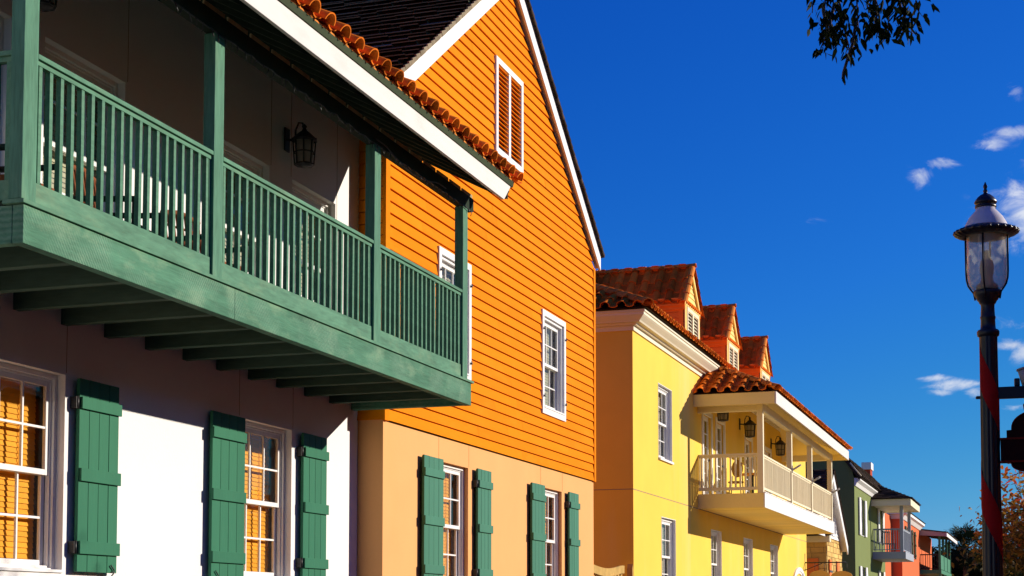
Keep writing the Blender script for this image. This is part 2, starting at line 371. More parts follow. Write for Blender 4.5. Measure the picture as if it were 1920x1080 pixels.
def siding(mb, org, al, outv, s0f, s1f, z0, z1, expo, holes=(), thick=.02, jit=.0015, gap=.009, butt=False):
    """lapped boards. s0f/s1f: functions z -> s limits; holes (sa, sb, za, zb)"""
    org = Vector(org); al = Vector(al); outv = Vector(outv); Zv = Vector((0, 0, 1))
    def P(s, z, d): return org + al * s + Zv * z + outv * d
    z = z0; row = 0
    while z < z1 - 1e-4:
        zt = min(z + expo, z1); row += 1; jo = random.uniform(0, 3.4)
        j = random.uniform(-jit, jit); tn = random.random()
        cuts = sorted({z, zt, *[h[2] for h in holes if z < h[2] < zt], *[h[3] for h in holes if z < h[3] < zt]})
        for c, d in zip(cuts, cuts[1:]):
            zm = (c + d) / 2
            hs = sorted([h for h in holes if h[2] < zm < h[3]])
            da = .003 + (thick + j) * (1 - (c - z) / expo); db = .003 + (thick + j) * (1 - (d - z) / expo)
            a0, a1, b0, b1 = s0f(c), s0f(d), s1f(c), s1f(d)
            segs = []; cur = (a0, a1)
            for h in hs:
                if h[0] > cur[0]: segs.append((cur[0], cur[1], h[0], h[0]))
                cur = (max(h[1], cur[0]), max(h[1], cur[1]))
            if b0 > cur[0]: segs.append((cur[0], cur[1], b0, b1))
            gv = gap if d == zt and zt < z1 - 1e-4 else 0.
            for p0, p1, q0, q1 in segs:
                if q1 < p1: q1 = p1 = (q1 + p1) / 2
                if q0 - p0 < 1e-4: continue
                cut = [k * 3.4 + jo for k in range(-8, 20) if max(p0, p1) + .05 < k * 3.4 + jo < min(q0, q1) - .05] if butt else []
                if cut:
                    ends = [(p0, p1)] + [(k, k) for k in cut] + [(q0, q1)]
                    for (a_, b_), (e_, f_) in zip(ends, ends[1:]):
                        g0 = .002 if (a_, b_) != (p0, p1) else 0; fr = 1 - gv / (d - c); am, em = a_ + (b_ - a_) * fr, e_ + (f_ - e_) * fr
                        rn = random.Random(int(a_ * 977) + row * 131); t_ = rn.random(); dj = rn.uniform(-.0015, .0015)
                        mb.quad(P(a_ + g0, c, da + dj), P(e_, c, da + dj), P(em, d - gv, db + dj), P(am + g0, d - gv, db + dj), tint=t_)
                    tn2 = .1
                    mb.quad(P(p0, c, -.012), P(q0, c, -.012), P(q1, d, -.012), P(p1, d, -.012), tint=tn2)
                fr = 1 - gv / (d - c); pm, qm = p0 + (p1 - p0) * fr, q0 + (q1 - q0) * fr
                if not cut: mb.quad(P(p0, c, da), P(q0, c, da), P(qm, d - gv, db), P(pm, d - gv, db), tint=tn)
                if gv:
                    mb.quad(P(pm, d - gv, db), P(qm, d - gv, db), P(qm, d - gv, db - .03), P(pm, d - gv, db - .03), tint=tn)
                    mb.quad(P(pm, d - gv, db - .03), P(qm, d - gv, db - .03), P(q1, d, db - .03), P(p1, d, db - .03), tint=tn)
                if c == z: mb.quad(P(p0, c, -.028), P(q0, c, -.028), P(q0, c, da), P(p0, c, da), tint=tn)
        z = zt

# ---- windows (face +X, local origin = lower left corner of the opening at the wall face) ----
def make_window(parent, w, h, rec=.10, cols=3, rows=2, blind='blind', casing=0., frame='white_paint', sill=True, drop=1.0, name='window'):
    f = MB(); fw = .045
    def ring(m, y0, y1, z0, z1, t, xa, xb):
        m.box((xa, y0, z0), (xb, y0 + t, z1)); m.box((xa, y1 - t, z0), (xb, y1, z1))
        m.box((xa, y0 + t, z1 - t), (xb, y1 - t, z1)); m.box((xa, y0 + t, z0), (xb, y1 - t, z0 + t))
    if casing:
        ring(f, -casing + .004, w + casing - .004, -casing, h + casing, casing, -.02, .034)
    ring(f, .001, w - .001, .001, h - .001, fw, -rec - .02, -rec + .02 if not casing else -.004)
    ring(f, fw, w - fw, fw, h - fw, .022, -rec - .055, -rec - .008)
    if sill: f.box((-rec - .01, .002, .002), (.02 if not casing else .045, w - .002, .03))
    o = f.build(name, frame, parent, at=(0, 0, 0), bevel=.004)
    e = fw + .02; mid = h * .5
    def sash(z0, z1, x0, x1):
        s = MB(); st = .052
        ring(s, e, w - e, z0, z1, st, x0, x1)
        gy0, gy1, gz0, gz1 = e + st, w - e - st, z0 + st, z1 - st
        xm = (x0 + x1) / 2
        for i in range(1, cols):
            y = gy0 + (gy1 - gy0) * i / cols; s.box((xm - .012, y - .011, gz0), (x1 - .004, y + .011, gz1))
        for i in range(1, rows):
            z = gz0 + (gz1 - gz0) * i / rows; s.box((xm - .0125, gy0, z - .011), (x1 - .0045, gy1, z + .011))
        q = s.build('sash', frame, o, at=(0, 0, 0), bevel=.003)
        g = MB(); g.box((xm - .003, gy0 - .005, gz0 - .005), (xm + .003, gy1 + .005, gz1 + .005)); g.build('pane', 'glass', o, at=(0, 0, 0))
    sash(mid - .02, h - e, -rec - .055, -rec - .02)
    sash(e, mid + .03, -rec - .095, -rec - .060)
    if blind:
        b = MB(); z = h - e - .03; k = 0
        zb = h - e - (h - 2 * e) * drop
        while z > zb + .03:
            tn = random.random(); j = random.uniform(-.002, .002)
            x = -rec - .15
            b.quad((x + .006, e + .03, z - .053 + j), (x + .006, w - e - .03, z - .053 + j), (x - .006, w - e - .03, z), (x - .006, e + .03, z), tint=tn)
            z -= .05; k += 1
        for yy in (.28, .72):
            b.box((-rec - .139, w * yy - .004, zb), (-rec - .135, w * yy + .004, h - e))
        b.box((-rec - .17, e + .02, h - e - .05), (-rec - .12, w - e - .02, h - e))
        b.build('blind', blind, o, at=(0, 0, 0))
    return o

def make_door(parent, w, h, frame='white_paint', rec=.06):
    f = MB(); c = .11
    f.box((-.02, -c + .004, 0), (.03, .0, h + c)); f.box((-.02, w, 0), (.03, w + c - .004, h + c)); f.box((-.02, 0, h), (.03, w, h + c))
    o = f.build('door', frame, parent, at=(0, 0, 0), bevel=.004)
    l = MB(); x0, x1 = -rec - .045, -rec; t = .11
    l.box((x0, .002, .002), (x1, t, h)); l.box((x0, w - t, .002), (x1, w - .002, h)); l.box((x0, t, h - t), (x1, w - t, h)); l.box((x0, t, .002), (x1, w - t, .28))
    for i in range(1, 2): l.box((x0 + .01, w * i / 2 - .012, .28), (x1 - .006, w * i / 2 + .012, h - t))
    for i in range(1, 5):
        z = .28 + (h - t - .28) * i / 5; l.box((x0 + .0105, t, z - .011), (x1 - .0065, w - t, z + .011))
    l.build('door_leaf', frame, o, at=(0, 0, 0), bevel=.003)
    g = MB(); g.box((-rec - .026, t - .004, .28), (-rec - .02, w - t + .004, h - t + .004)); g.build('pane', 'glass', o, at=(0, 0, 0))
    k = MB(); k.lathe([(0, -.03), (.022, -.022), (.03, 0), (.022, .022), (0, .03)], (-rec + .03, w - .06, 1.0), 10); k.build('handle', 'iron', o, at=(0, 0, 0))
    b = MB(); b.quad((-rec - .12, .05, .1), (-rec - .12, w - .05, .1), (-rec - .12, w - .05, h - .05), (-rec - .12, .05, h - .05)); b.build('door_curtain', 'curtain', o, at=(0, 0, 0))
    return o

def make_shutter(parent, w, h, mat='green_shutter', planks=4, hinge_side=0, dogs=True, off=.05):
    """board and batten shutter, local origin at lower corner on the wall face; hinge_side 0 = low y edge, 1 = high y edge"""
    s = MB(); pw = w / planks
    for i in range(planks):
        s.box((off + random.uniform(-.001, .001), i * pw + .003, random.uniform(0, .002)), (off + .03 + random.uniform(-.001, .001), (i + 1) * pw - .003, h - random.uniform(0, .003)), tint=random.random())
    s.box((off - .012, .012, .01), (off - .002, w - .012, h - .012))
    o = s.build('shutter', mat, parent, at=(0, 0, 0), bevel=.003)
    for z0, z1 in ((h - .285, h - .175), (h * .47 - .005, h * .47 + .115), (.165, .285)):
        b = MB(); b.box((off + .031, .012 if hinge_side == 0 else -.012, z0), (off + .056, w + .014 if hinge_side == 0 else w - .012, z1), tint=random.random()); b.build('batten', mat, o, at=(0, 0, 0), bevel=.003)
    y = -.012 if hinge_side == 0 else w + .012
    for z in (h - .23, .225):
        g = MB(); g.box((.002, y - .022, z - .055), (off + .02, y + .012, z + .055)); g.tube([(off + .02, y, z - .06), (off + .02, y, z + .06)], .012, 8)
        g.build('hinge', 'iron', o, at=(0, 0, 0))
    if dogs:
        d = MB(); yy = w * .86 if hinge_side == 0 else w * .14
        pts = [Vector((off + .045, yy + .03 * math.sin(t * 1.15), .05 - .035 * t * .7)) for t in [i * .35 for i in range(-3, 14)]]
        d.tube(pts, .007, 6); d.tube([(.0, yy, .01), (off + .05, yy, .01)], .007, 6); d.build('shutter_dog', 'iron', o, at=(0, 0, 0))
    return o

# ---- roofs ----
def tile_field(mb, org, u, v, L, H, pitch=.3, course=.38, r=.085, seg=6, over=0.):
    """barrel tiles on a plane; org = lower corner, u along the eave, v up the slope"""
    org = Vector(org); u = Vector(u).normalized(); v = Vector(v).normalized(); n = u.cross(v).normalized()
    if n.z < 0: n = -n
    def P(s, t, h): return org + u * s + v * t + n * h
    nc = int(math.ceil(L / pitch)); nr = int(math.ceil(H / course))
    for i in range(nc):
        s0 = (i + .5) * pitch
        for j in range(nr):
            t0 = j * course; t1 = t0 + course + .06
            tn = random.random(); lift = .018
            js = random.uniform(-.006, .006); r0 = r * random.uniform(.97, 1.04); r1 = r0 * .84
            jl = random.uniform(0, .012) + (over if j == 0 else 0)
            A = []; B = []; Ai = []; Bi = []
            for k in range(seg + 1):
                a = PI * k / seg
                A.append(P(s0 + js + r0 * math.cos(a), t0 - jl, lift + .028 + r0 * math.sin(a) * .95)); B.append(P(s0 + js + r1 * math.cos(a), t1, .02 + r1 * math.sin(a) * .95))
                q0, q1 = r0 - .014, r1 - .014
                Ai.append(P(s0 + js + q0 * math.cos(a), t0 - jl, lift + .028 + q0 * math.sin(a) * .95)); Bi.append(P(s0 + js + q1 * math.cos(a), t1, .02 + q1 * math.sin(a) * .95))
            for k in range(seg):
                mb.quad(A[k], A[k + 1], B[k + 1], B[k], tint=tn, smooth=True)
                mb.quad(A[k], Ai[k], Ai[k + 1], A[k + 1], tint=tn)
                if j == 0: mb.quad(Ai[k], Bi[k], Bi[k + 1], Ai[k + 1], tint=tn, smooth=True)
            # pan between this cap and the next
            tn = random.random(); w0 = pitch - 2 * r + .05; c0 = s0 + pitch / 2
            C = []; D = []
            for k in range(5):
                x = (k / 4 - .5) * w0; hh = .03 * (2 * (k / 4) - 1) ** 2
                C.append(P(c0 + x, t0 - (jl - (over if j == 0 else 0)) * .5, lift * .8 + hh + .006)); D.append(P(c0 + x, t1, hh))
            for k in range(4):
                mb.quad(C[k], D[k], D[k + 1], C[k + 1], tint=tn, smooth=True)
                mb.quad(C[k], C[k + 1], C[k + 1] - n * .014, C[k] - n * .014, tint=tn)

def ridge_tiles(mb, a, b, r=.12, step=.38, seg=7, upv=(0, 0, 1)):
    a = Vector(a); b = Vector(b); d = (b - a); Ln = d.length; d.normalize(); up = Vector(upv); side = d.cross(up).normalized(); up = side.cross(d).normalized()
    nn = max(1, int(round(Ln / step))); st = Ln / nn
    for i in range(nn):
        tn = random.random(); p0 = a + d * (st * i - .03); p1 = a + d * (st * (i + 1) + .04); ra = r * random.uniform(.98, 1.06); rb = ra * .86
        A = [p0 + side * ra * math.cos(PI * k / seg) + up * (ra * math.sin(PI * k / seg) * .9 + .012) for k in range(seg + 1)]
        B = [p1 + side * rb * math.cos(PI * k / seg) + up * rb * math.sin(PI * k / seg) * .9 for k in range(seg + 1)]
        Ai = [p0 + side * (ra - .016) * math.cos(PI * k / seg) + up * ((ra - .016) * math.sin(PI * k / seg) * .9 + .012) for k in range(seg + 1)]
        for k in range(seg):
            mb.quad(A[k], A[k + 1], B[k + 1], B[k], tint=tn, smooth=True); mb.quad(A[k], Ai[k], Ai[k + 1], A[k + 1], tint=tn)

def shingles(mb, org, u, v, L, H, course=.14, wid=.3, thick=.014, lift=.0, open_butt=False):
    org = Vector(org); u = Vector(u).normalized(); v = Vector(v).normalized(); n = u.cross(v).normalized()
    if n.z < 0: n = -n
    def P(s, t, h): return org + u * s + v * t + n * (h + lift)
    nr = int(math.ceil(H / course))
    for j in range(nr):
        s = -random.uniform(0, wid); t0 = j * course
        while s < L:
            w = wid * random.uniform(.6, 1.4); a, b = max(0, s), min(L, s + w); s += w
            if b - a < .01: continue
            tn = random.random(); h = thick * random.uniform(.75, 1.3); dj = random.uniform(-.008, .008); t1 = min(H, t0 + course + .02)
            mb.quad(P(a, t0 + dj, h + .004), P(b - .004, t0 + dj, h + .004), P(b - .004, t1, .003), P(a, t1, .003), tint=tn)
            hb = h - .010 if open_butt else 0
            mb.quad(P(a, t0 + dj, hb), P(b - .004, t0 + dj, hb), P(b - .004, t0 + dj, h + .004), P(a, t0 + dj, h + .004), tint=tn)
            if open_butt: mb.quad(P(a, t0 + dj, hb), P(a, t1, -.004), P(b - .004, t1, -.004), P(b - .004, t0 + dj, hb), tint=tn)
            mb.quad(P(b - .004, t0 + dj, 0), P(b - .004, t1, 0), P(b - .004, t1, .003), P(b - .004, t0 + dj, h + .004), tint=tn)

def railing(root, p0, p1, ztop, zbot, zk, n, bw, mat, name='railing', rail_w=.05, rail_h=.04, kick_h=.12, kick_t=.035, overhang=0., edge=(.5, .5), turn=False):
    """rails between two posts with n square balusters"""
    p0 = Vector(p0); p1 = Vector(p1); d = (p1 - p0).normalized(); s = Vector((d.y, -d.x, 0)); Ln = (p1 - p0).length
    Zv = Vector((0, 0, 1)); mid = (p0 + p1) / 2
    m = MB()
    m.obox(Vector((mid.x, mid.y, ztop - rail_h / 2)) + s * .008, d, s, Zv, Ln / 2, rail_w / 2, rail_h / 2)
    m.obox(Vector((mid.x, mid.y, ztop - rail_h - .02)), d, s, Zv, Ln / 2, rail_w * .34, .02 - .001)
    m.obox(Vector((mid.x, mid.y, zk + kick_h / 2)) + s * .004, d, s, Zv, Ln / 2, kick_t / 2, kick_h / 2)
    for q in (p0 + d * .012, p1 - d * .012): m.obox(Vector((q.x, q.y, (ztop - .01 + zk + .01) / 2)), d, s, Zv, .011, kick_t * .4, (ztop - zk) / 2 - .012)
    o = m.build(name, mat, root, bevel=.004)
    b = MB(); hh = (ztop - rail_h) - (zk + kick_h)
    b.box((-bw / 2, -bw / 2, 0), (bw / 2, bw / 2, hh - .001))
    first = None
    org = world_loc(o)
    for i in range(n):
        t = (i + edge[0]) / (n - 1 + edge[0] + edge[1]) if n > 1 else .5
        q = p0 + d * Ln * t + d * random.uniform(-.004, .004)
        loc = Vector((q.x, q.y, zk + kick_h)) - org
        if first is None: first = b.build('baluster', mat, o, at=loc, bevel=.003)
        else:
            c = first.copy(); COL.objects.link(c); c.location = loc; c.parent = o
            c.rotation_euler = (random.uniform(-.004, .004), random.uniform(-.004, .004), random.uniform(-.03, .03))
    return o

# ================================================================== SETTING
g = MB(); g.box((-400, -120, -.6), (400, 700, -.02)); g.build('ground', 'soil', kind='structure')
g = MB(); g.box((-5.6, -60, -.3), (-1.6, 400, -.012)); g.build('road', 'asphalt', kind='structure')
for x0, x1 in ((-9.5, -5.75), (-1.45, 3.2)):
    g = MB(); g.box((x0, -60, -.3), (x1, 400, .12)); g.build('pavement', 'paving', kind='structure')
for x0, x1 in ((-5.75, -5.6), (-1.6, -1.45)):
    g = MB(); g.box((x0, -60, -.3), (x1, 400, .128)); g.build('kerb', 'kerb', kind='structure', bevel=.02)

# ================================================================== WHITE HOUSE WITH GREEN BALCONY
W = thing('house', (-8.5, 14, 0), 'white stucco house with a green timber balcony, green board shutters and a terracotta tile eave', 'house')
WX = -8.5
lo = [(11.10, 12.35), (15.70, 16.965), (6.5, 7.75)]
up = [(10.2, 11.45), (11.94, 13.26), (14.98, 16.32), (16.92, 18.14)]
holes = [(a, b, 1.976, 3.80) for a, b in lo] + [(a, b, 5.05, 6.84) for a, b in up]
m = MB(); wall_cells(m, WX, 4.0, 18.876, 0, 8.1, holes, .115); m.build('wall', 'stucco_white', W)
m = MB(); m.quad((-16, 4, 0), (WX, 4, 0), (WX, 4, 8.1), (-12, 4, 9.9), (-16, 4, 8.1)); m.build('end_wall', 'stucco_white', W)
m = MB(); m.quad((-16, 18.87, 0), (-16, 4, 0), (-16, 4, 8.1), (-16, 18.87, 8.1)); m.quad((WX, 18.87, 0), (-16, 18.87, 0), (-16, 18.87, 8.1), (-12, 18.87, 9.9), (WX, 18.87, 8.1)); m.build('back_wall', 'stucco_white', W)
m = MB(); m.box((-15.9, 4.1, 4.4), (WX - .02, 18.8, 4.5)); m.box((-11.2, 4.1, 0.02), (-11.1, 18.8, 7.8)); m.build('inner_wall', 'room', W)
for y in (12.362, 15.66, 16.99):
    m = MB(); m.box((WX - .01, y - .003, 3.82), (WX + .003, y + .003, 5.0)); m.build('control_joint', 'joint', W)
for y in (13.30, 16.36, 16.88, 18.18):
    m = MB(); m.box((WX - .01, y - .003, 6.0 if y > 18 else 6.86), (WX + .003, y + .003, 7.95)); m.build('control_joint', 'joint', W)
def root_off(o): return world_loc(o)
def win_at(root, X, y, z, w, h, **kw):
    key = ('win', round(w, 2), round(h, 2), tuple(sorted(kw.items())))
    return cached(key, lambda p: make_window(p, w, h, **kw), Vector((X, y, z)) - root_off(root), root)
for a, b in lo: win_at(W, WX, a, 1.976, b - a, 1.824)
for a, b in up: win_at(W, WX, a, 5.05, b - a, 1.79, blind='curtain')
for y, w, hs in ((12.462, .66, 0), (14.93, .735, 1), (17.125, .655, 0)):
    make_shutter(W, w, 1.795, hinge_side=hs).location = Vector((WX, y, 1.992)) - root_off(W)

BX = -6.87
for a, b in ((9.43, 12.55), (12.552, 18.75)):
    m = MB(); m.box((BX - .09, a, 4.25), (BX + random.uniform(-.002, .002), b, 4.535)); m.build('balcony_beam', 'green_beam', W, bevel=.006)
m = MB(); m.box((BX - .16, 9.40, 4.537), (BX + .022, 18.80, 4.568)); m.build('beam_cap', 'green_rail', W, bevel=.004)
for y in (9.43, 18.66):
    m = MB(); m.box((WX + .002, y, 4.252), (BX - .092, y + .088, 4.533)); m.build('end_beam', 'green_beam', W, bevel=.006)
jm = None
for k in range(1, 13):
    y = 9.43 + .717 * k
    if jm is None:
        m = MB(); m.box((0, -.045, 0), (1.535, .045, .27)); jm = m.build('balcony_joist', 'joist', W, at=Vector((WX + .002, y, 4.255)) - root_off(W), bevel=.005)
    else:
        c = jm.copy(); COL.objects.link(c); c.parent = W; c.location = Vector((WX + .002, y + random.uniform(-.015, .015), 4.255 + random.uniform(-.006, .006))) - root_off(W)
m = MB(); x = WX + .003
while x < BX - .17:
    m.box((x, 9.44, 4.54), (x + .132, 18.74, 4.566), tint=random.random()); x += .138
m.build('balcony_floor', 'dark_deck', W)
posts = (9.495, 12.235, 15.755, 18.535)
pm = None
for y in posts:
    if pm is None:
        m = MB(); m.box((-.115, -.087, 0), (0, .087, 2.19)); pm = m.build('balcony_post', 'green_post', W, at=Vector((BX - .002, y, 4.57)) - root_off(W), bevel=.008)
    else:
        c = pm.copy(); COL.objects.link(c); c.parent = W; c.location = Vector((BX - .002, y, 4.57)) - root_off(W); c.rotation_euler = (0, random.uniform(-.002, .002), random.uniform(-.01, .01))
for (a, b), n in zip(zip(posts, posts[1:]), (19, 24, 19)):
    railing(W, (BX - .05, a + .088, 0), (BX - .05, b - .088, 0), 5.685, 4.6, 4.585, n, .042, 'green_rail', rail_w=.075, rail_h=.038, kick_h=.15, kick_t=.04)
railing(W, (WX + .01, 9.495, 0), (BX - .118, 9.495, 0), 5.685, 4.6, 4.585, 13, .042, 'green_rail', rail_w=.075, rail_h=.038, kick_h=.15, kick_t=.04)
m = MB(); m.box((BX - .105, 8.9, 6.76), (BX + .012, 18.80, 6.93)); m.build('header_beam', 'dark_deck', W, bevel=.006)  # darker green than the posts, so the eave shade is in its colour
# roof: slope .53 from the eave
EX, EZ, SL = -6.45, 6.905, .53
def rz(x): return EZ + SL * (EX - x)
nrm = Vector((SL, 0, 1)).normalized(); sv = Vector((-1, 0, SL)).normalized()
rm = None
for k in range(24):
    y = 8.95 + .435 * k
    a = Vector((EX - .01, y, rz(EX - .01) + .085)); b = Vector((WX, y, rz(WX) + .085))
    if rm is None:
        m = MB(); m.obox((b - a) / 2, sv, (0, 1, 0), nrm, (b - a).length / 2, .026, .06); rm = m.build('rafter', 'dark_deck', W, at=a - root_off(W))
    else:
        c = rm.copy(); COL.objects.link(c); c.parent = W; c.location = a - root_off(W)
m = MB()
for k in range(23):
    y = 8.95 + .435 * k; x = BX - .05
    m.box((x - .018, y + .03, 6.932), (x, y + .405, 7.02), tint=random.random())
m.build('blocking', 'birdblock', W, bevel=.004)
m = MB(); y0, y1 = 8.8, 18.98
z0 = .155
m.quad((EX, y0, rz(EX) + z0), (EX, y1, rz(EX) + z0), (-12, y1, rz(-12) + z0), (-12, y0, rz(-12) + z0))
m.quad((EX, y0, rz(EX) + z0 + .03), (-12, y0, rz(-12) + z0 + .03), (-12, y1, rz(-12) + z0 + .03), (EX, y1, rz(EX) + z0 + .03))
m.quad((EX, y1, rz(EX) + z0), (EX, y1, rz(EX) + z0 + .03), (-12, y1, rz(-12) + z0 + .03), (-12, y1, rz(-12) + z0))
m.quad((-12, y0, rz(-12) + z0), (-12, y1, rz(-12) + z0), (-16.4, y1, 8.0), (-16.4, y0, 8.0))
ro = m.build('roof', 'dark_deck', W)
m = MB(); m.prism([(EX - .002, y1 - .05, rz(EX) + .03), (EX - .002, y1 - .05, rz(EX) + .15), (WX, y1 - .05, rz(WX) + .15), (WX, y1 - .05, rz(WX) + .03)], (0, .045, 0)); m.build('barge_board', 'dark_deck', ro)
m = MB(); m.prism([(EX + .002, 8.8, 6.865), (EX + .002, 18.70, 6.865), (EX + .002, 18.955, 7.095), (EX + .002, 8.8, 7.095)], (.04, 0, 0)); m.build('fascia', 'white_fascia', ro, bevel=.004)
m = MB(); m.prism([(EX + .012, 8.8, 7.0985), (EX + .055, 8.8, 7.0985), (EX + .07, 8.8, 7.165), (EX + .012, 8.8, 7.165)], (0, 10.21, 0)); m.build('drip_edge', 'drip_edge', ro)
m = MB()
random.seed(5)
tile_field(m, (EX + .085, 8.75, 7.17), (0, 1, 0), sv, 10.25, 6.3, pitch=.335, course=.40, r=.104, seg=10, over=.055)
m.build('roof_tile', 'tile', ro)
m = MB(); m.box((EX + .02, 8.8, 7.168), (EX + .06, 19.05, 7.19))
for i in range(30):   # mortar packed between the first caps
    y = 8.75 + .335 * (i + 1)
    for q in range(3):
        cx, cy, cz = EX + .03 + random.uniform(-.012, .012), y + (q - 1) * .05 + random.uniform(-.01, .01), 7.185
        r = random.uniform(.038, .055)
        m.lathe([(0, -r * .5), (r * .9, -r * .3), (r, r * .2), (r * .6, r * .7), (0, r * .85)], (cx, cy, cz), 8, mod=lambda t, r_, z_: r_ * (1 + .18 * math.sin(3 * t + z_ * 40)), tint=random.random())
m.build('mortar', 'mortar', ro)

# lanterns ---------------------------------------------------------------
def lantern(loc, label, s=1.0, arm=.30, group=None):
    """wall lantern; loc = point on the wall where its plate sits, +X is out of the wall"""
    x, y, z = loc
    L = thing('wall_lantern', loc, label, 'lantern', group)
    m = MB(); m.box((x, y - .055 * s, z - .13 * s), (x + .02, y + .055 * s, z + .13 * s))
    m.tube([(x + .02, y, z), (x + arm * .4, y, z - .01 * s), (x + arm * .55, y, z + .02 * s)], .014 * s, 8)
    pts = [(x + arm * .5 + arm * .5 * (1 - math.cos(t)) , y, z + .02 * s + .19 * s * math.sin(t * 1.0)) for t in [i * PI / 12 * .98 for i in range(0, 7)]]
    pts = [(x + arm * .5, y, z), (x + arm * .52, y, z + .10 * s), (x + arm * .68, y, z + .18 * s), (x + arm * .9, y, z + .17 * s), (x + arm, y, z + .09 * s)]
    m.tube(pts, .011 * s, 8); m.build('bracket', 'iron', L, bevel=.002)
    cx = x + arm; top = z + .06 * s
    m = MB(); m.lathe([(0, .06 * s), (.02 * s, .05 * s), (.03 * s, .02 * s), (.06 * s, 0), (.135 * s, -.07 * s), (.15 * s, -.075 * s), (.15 * s, -.09 * s), (.05 * s, -.088 * s), (0, -.088 * s)], (cx, y, top), 8)
    m.lathe([(.001, .04 * s), (.028 * s, .06 * s), (.028 * s, .075 * s), (.001, .1 * s)], (cx, y, top), 10); m.build('lantern_cap', 'iron', L)
    m = MB(); r0, r1, h = .105 * s, .125 * s, .27 * s; zt = top - .09 * s
    for k in range(8):
        a = 2 * PI * (k + .5) / 8; ca, sa = math.cos(a), math.sin(a)
        m.tube([(cx + r1 * ca, y + r1 * sa, zt), (cx + r0 * ca, y + r0 * sa, zt - h)], .009 * s, 6)
    for zz, rr in ((zt - .004, r1), (zt - h * .5, (r0 + r1) / 2), (zt - h, r0)):
        m.tube([(cx + rr * math.cos(2 * PI * (k + .5) / 8), y + rr * math.sin(2 * PI * (k + .5) / 8), zz) for k in range(9)], .009 * s, 6)
    m.lathe([(0, -.03 * s), (r0 * .5, -.022 * s), (r0 * 1.02, 0), (r0 * 1.02, .012 * s), (0, .012 * s)], (cx, y, zt - h), 8); m.build('cage', 'iron', L)
    m = MB(); m.lathe([(r0 * .9, -h + .005), (r1 * .9, -.005)], (cx, y, zt), 8); m.build('lantern_glass', 'lamp_glass', L)
    m = MB(); m.lathe([(0, -h + .02 * s), (.018 * s, -h + .02 * s), (.018 * s, -h * .5), (.012 * s, -h * .3), (0, -h * .25)], (cx, y, zt), 8); m.build('candle', 'bulb', L)
    return L
lantern((WX + .003, 16.74, 7.27), 'black caged lantern on the white wall between the two balcony posts, above the railing', 1.08, .24, 'lanterns on the white house balcony')
lantern((WX + .003, 11.55, 7.27), 'black caged lantern beside the nearest green balcony post, cut off by the photo edge', 1.08, .24, 'lanterns on the white house balcony')

# string of icicle lights under the header
m = MB(); random.seed(11)
pts = []
for i in range(90):
    y = 9.6 + 9.1 * i / 89
    pts.append((BX + .028 + .01 * math.sin(i * 1.7), y, 6.755 - .02 * abs(math.sin(i * .9)) + random.uniform(-.008, .008)))
m.tube(pts, .006, 5)
pts = [(BX + .03, y, 6.80 - .10 * math.sin((y - 15.9) / 1.6 * PI) ** 1 if 15.9 <= y <= 17.5 else 6.80) for y in [15.6 + .08 * i for i in range(28)]]
m.tube(pts, .008, 5)
for i in range(75):
    y = 9.7 + 9.0 * i / 74 + random.uniform(-.02, .02); l = random.uniform(.03, .085); dx = random.uniform(-.02, .03); dy = random.uniform(-.03, .03)
    m.tube([(BX + .028, y, 6.75), (BX + .028 + dx, y + dy, 6.75 - l)], .0055, 4)
SLt = m.build('string_lights', 'iron'); tag(SLt, 'unlit string of icicle lights pinned along the green balcony header under the tile eave', 'string lights')

# chairs on the green balcony
def arm_chair(loc, rot, label, group):
    t = thing('armchair', loc, label, 'chair', group); t.rotation_euler = (0, 0, rot)
    Lc = Vector((0, 0, 0))
    def part(name, mb, mat): return mb.build(name, mat, t, at=(0, 0, 0), bevel=.005)
    m = MB(); m.box((-.26, -.27, .40), (.27, .27, .45)); part('seat', m, 'wicker')
    m = MB()
    for i in range(9):
        y = -.25 + .5 * i / 8; m.tube([(-.25, y, .45), (-.31, y, .7), (-.36, y, .98 + .03 * math.sin(PI * i / 8))], .017, 6)
    m.tube([(-.36, -.27, .97), (-.37, 0, 1.02), (-.36, .27, .97)], .028, 8)
    for zz in (.58, .72, .86): m.tube([(-.27 - (zz - .45) * .2, -.26, zz), (-.27 - (zz - .45) * .2, .26, zz)], .014, 6)
    part('backrest', m, 'wicker')
    for s in (-1, 1):
        m = MB(); m.tube([(-.33, .29 * s, .68), (0, .30 * s, .66), (.27, .29 * s, .65)], .028, 8); part('armrest', m, 'chair_dark')
        m = MB(); m.tube([(.24, .27 * s, 0), (.25, .28 * s, .65)], .022, 8); part('leg', m, 'chair_dark')
        m = MB(); m.tube([(-.30, .27 * s, 0), (-.25, .27 * s, .42)], .022, 8); part('leg', m, 'chair_dark')
    return t
arm_chair((-7.75, 10.45, 4.567), 0, 'brown wicker armchair behind the nearest bay of green balusters', 'wicker armchairs on the green balcony')
arm_chair((-7.75, 12.05, 4.567), .15, 'brown wicker armchair on the green balcony, just before the second post', 'wicker armchairs on the green balcony')
arm_chair((-7.72, 13.55, 4.567), -.2, 'brown wicker armchair on the green balcony, behind the middle bay of balusters', 'wicker armchairs on the green balcony')

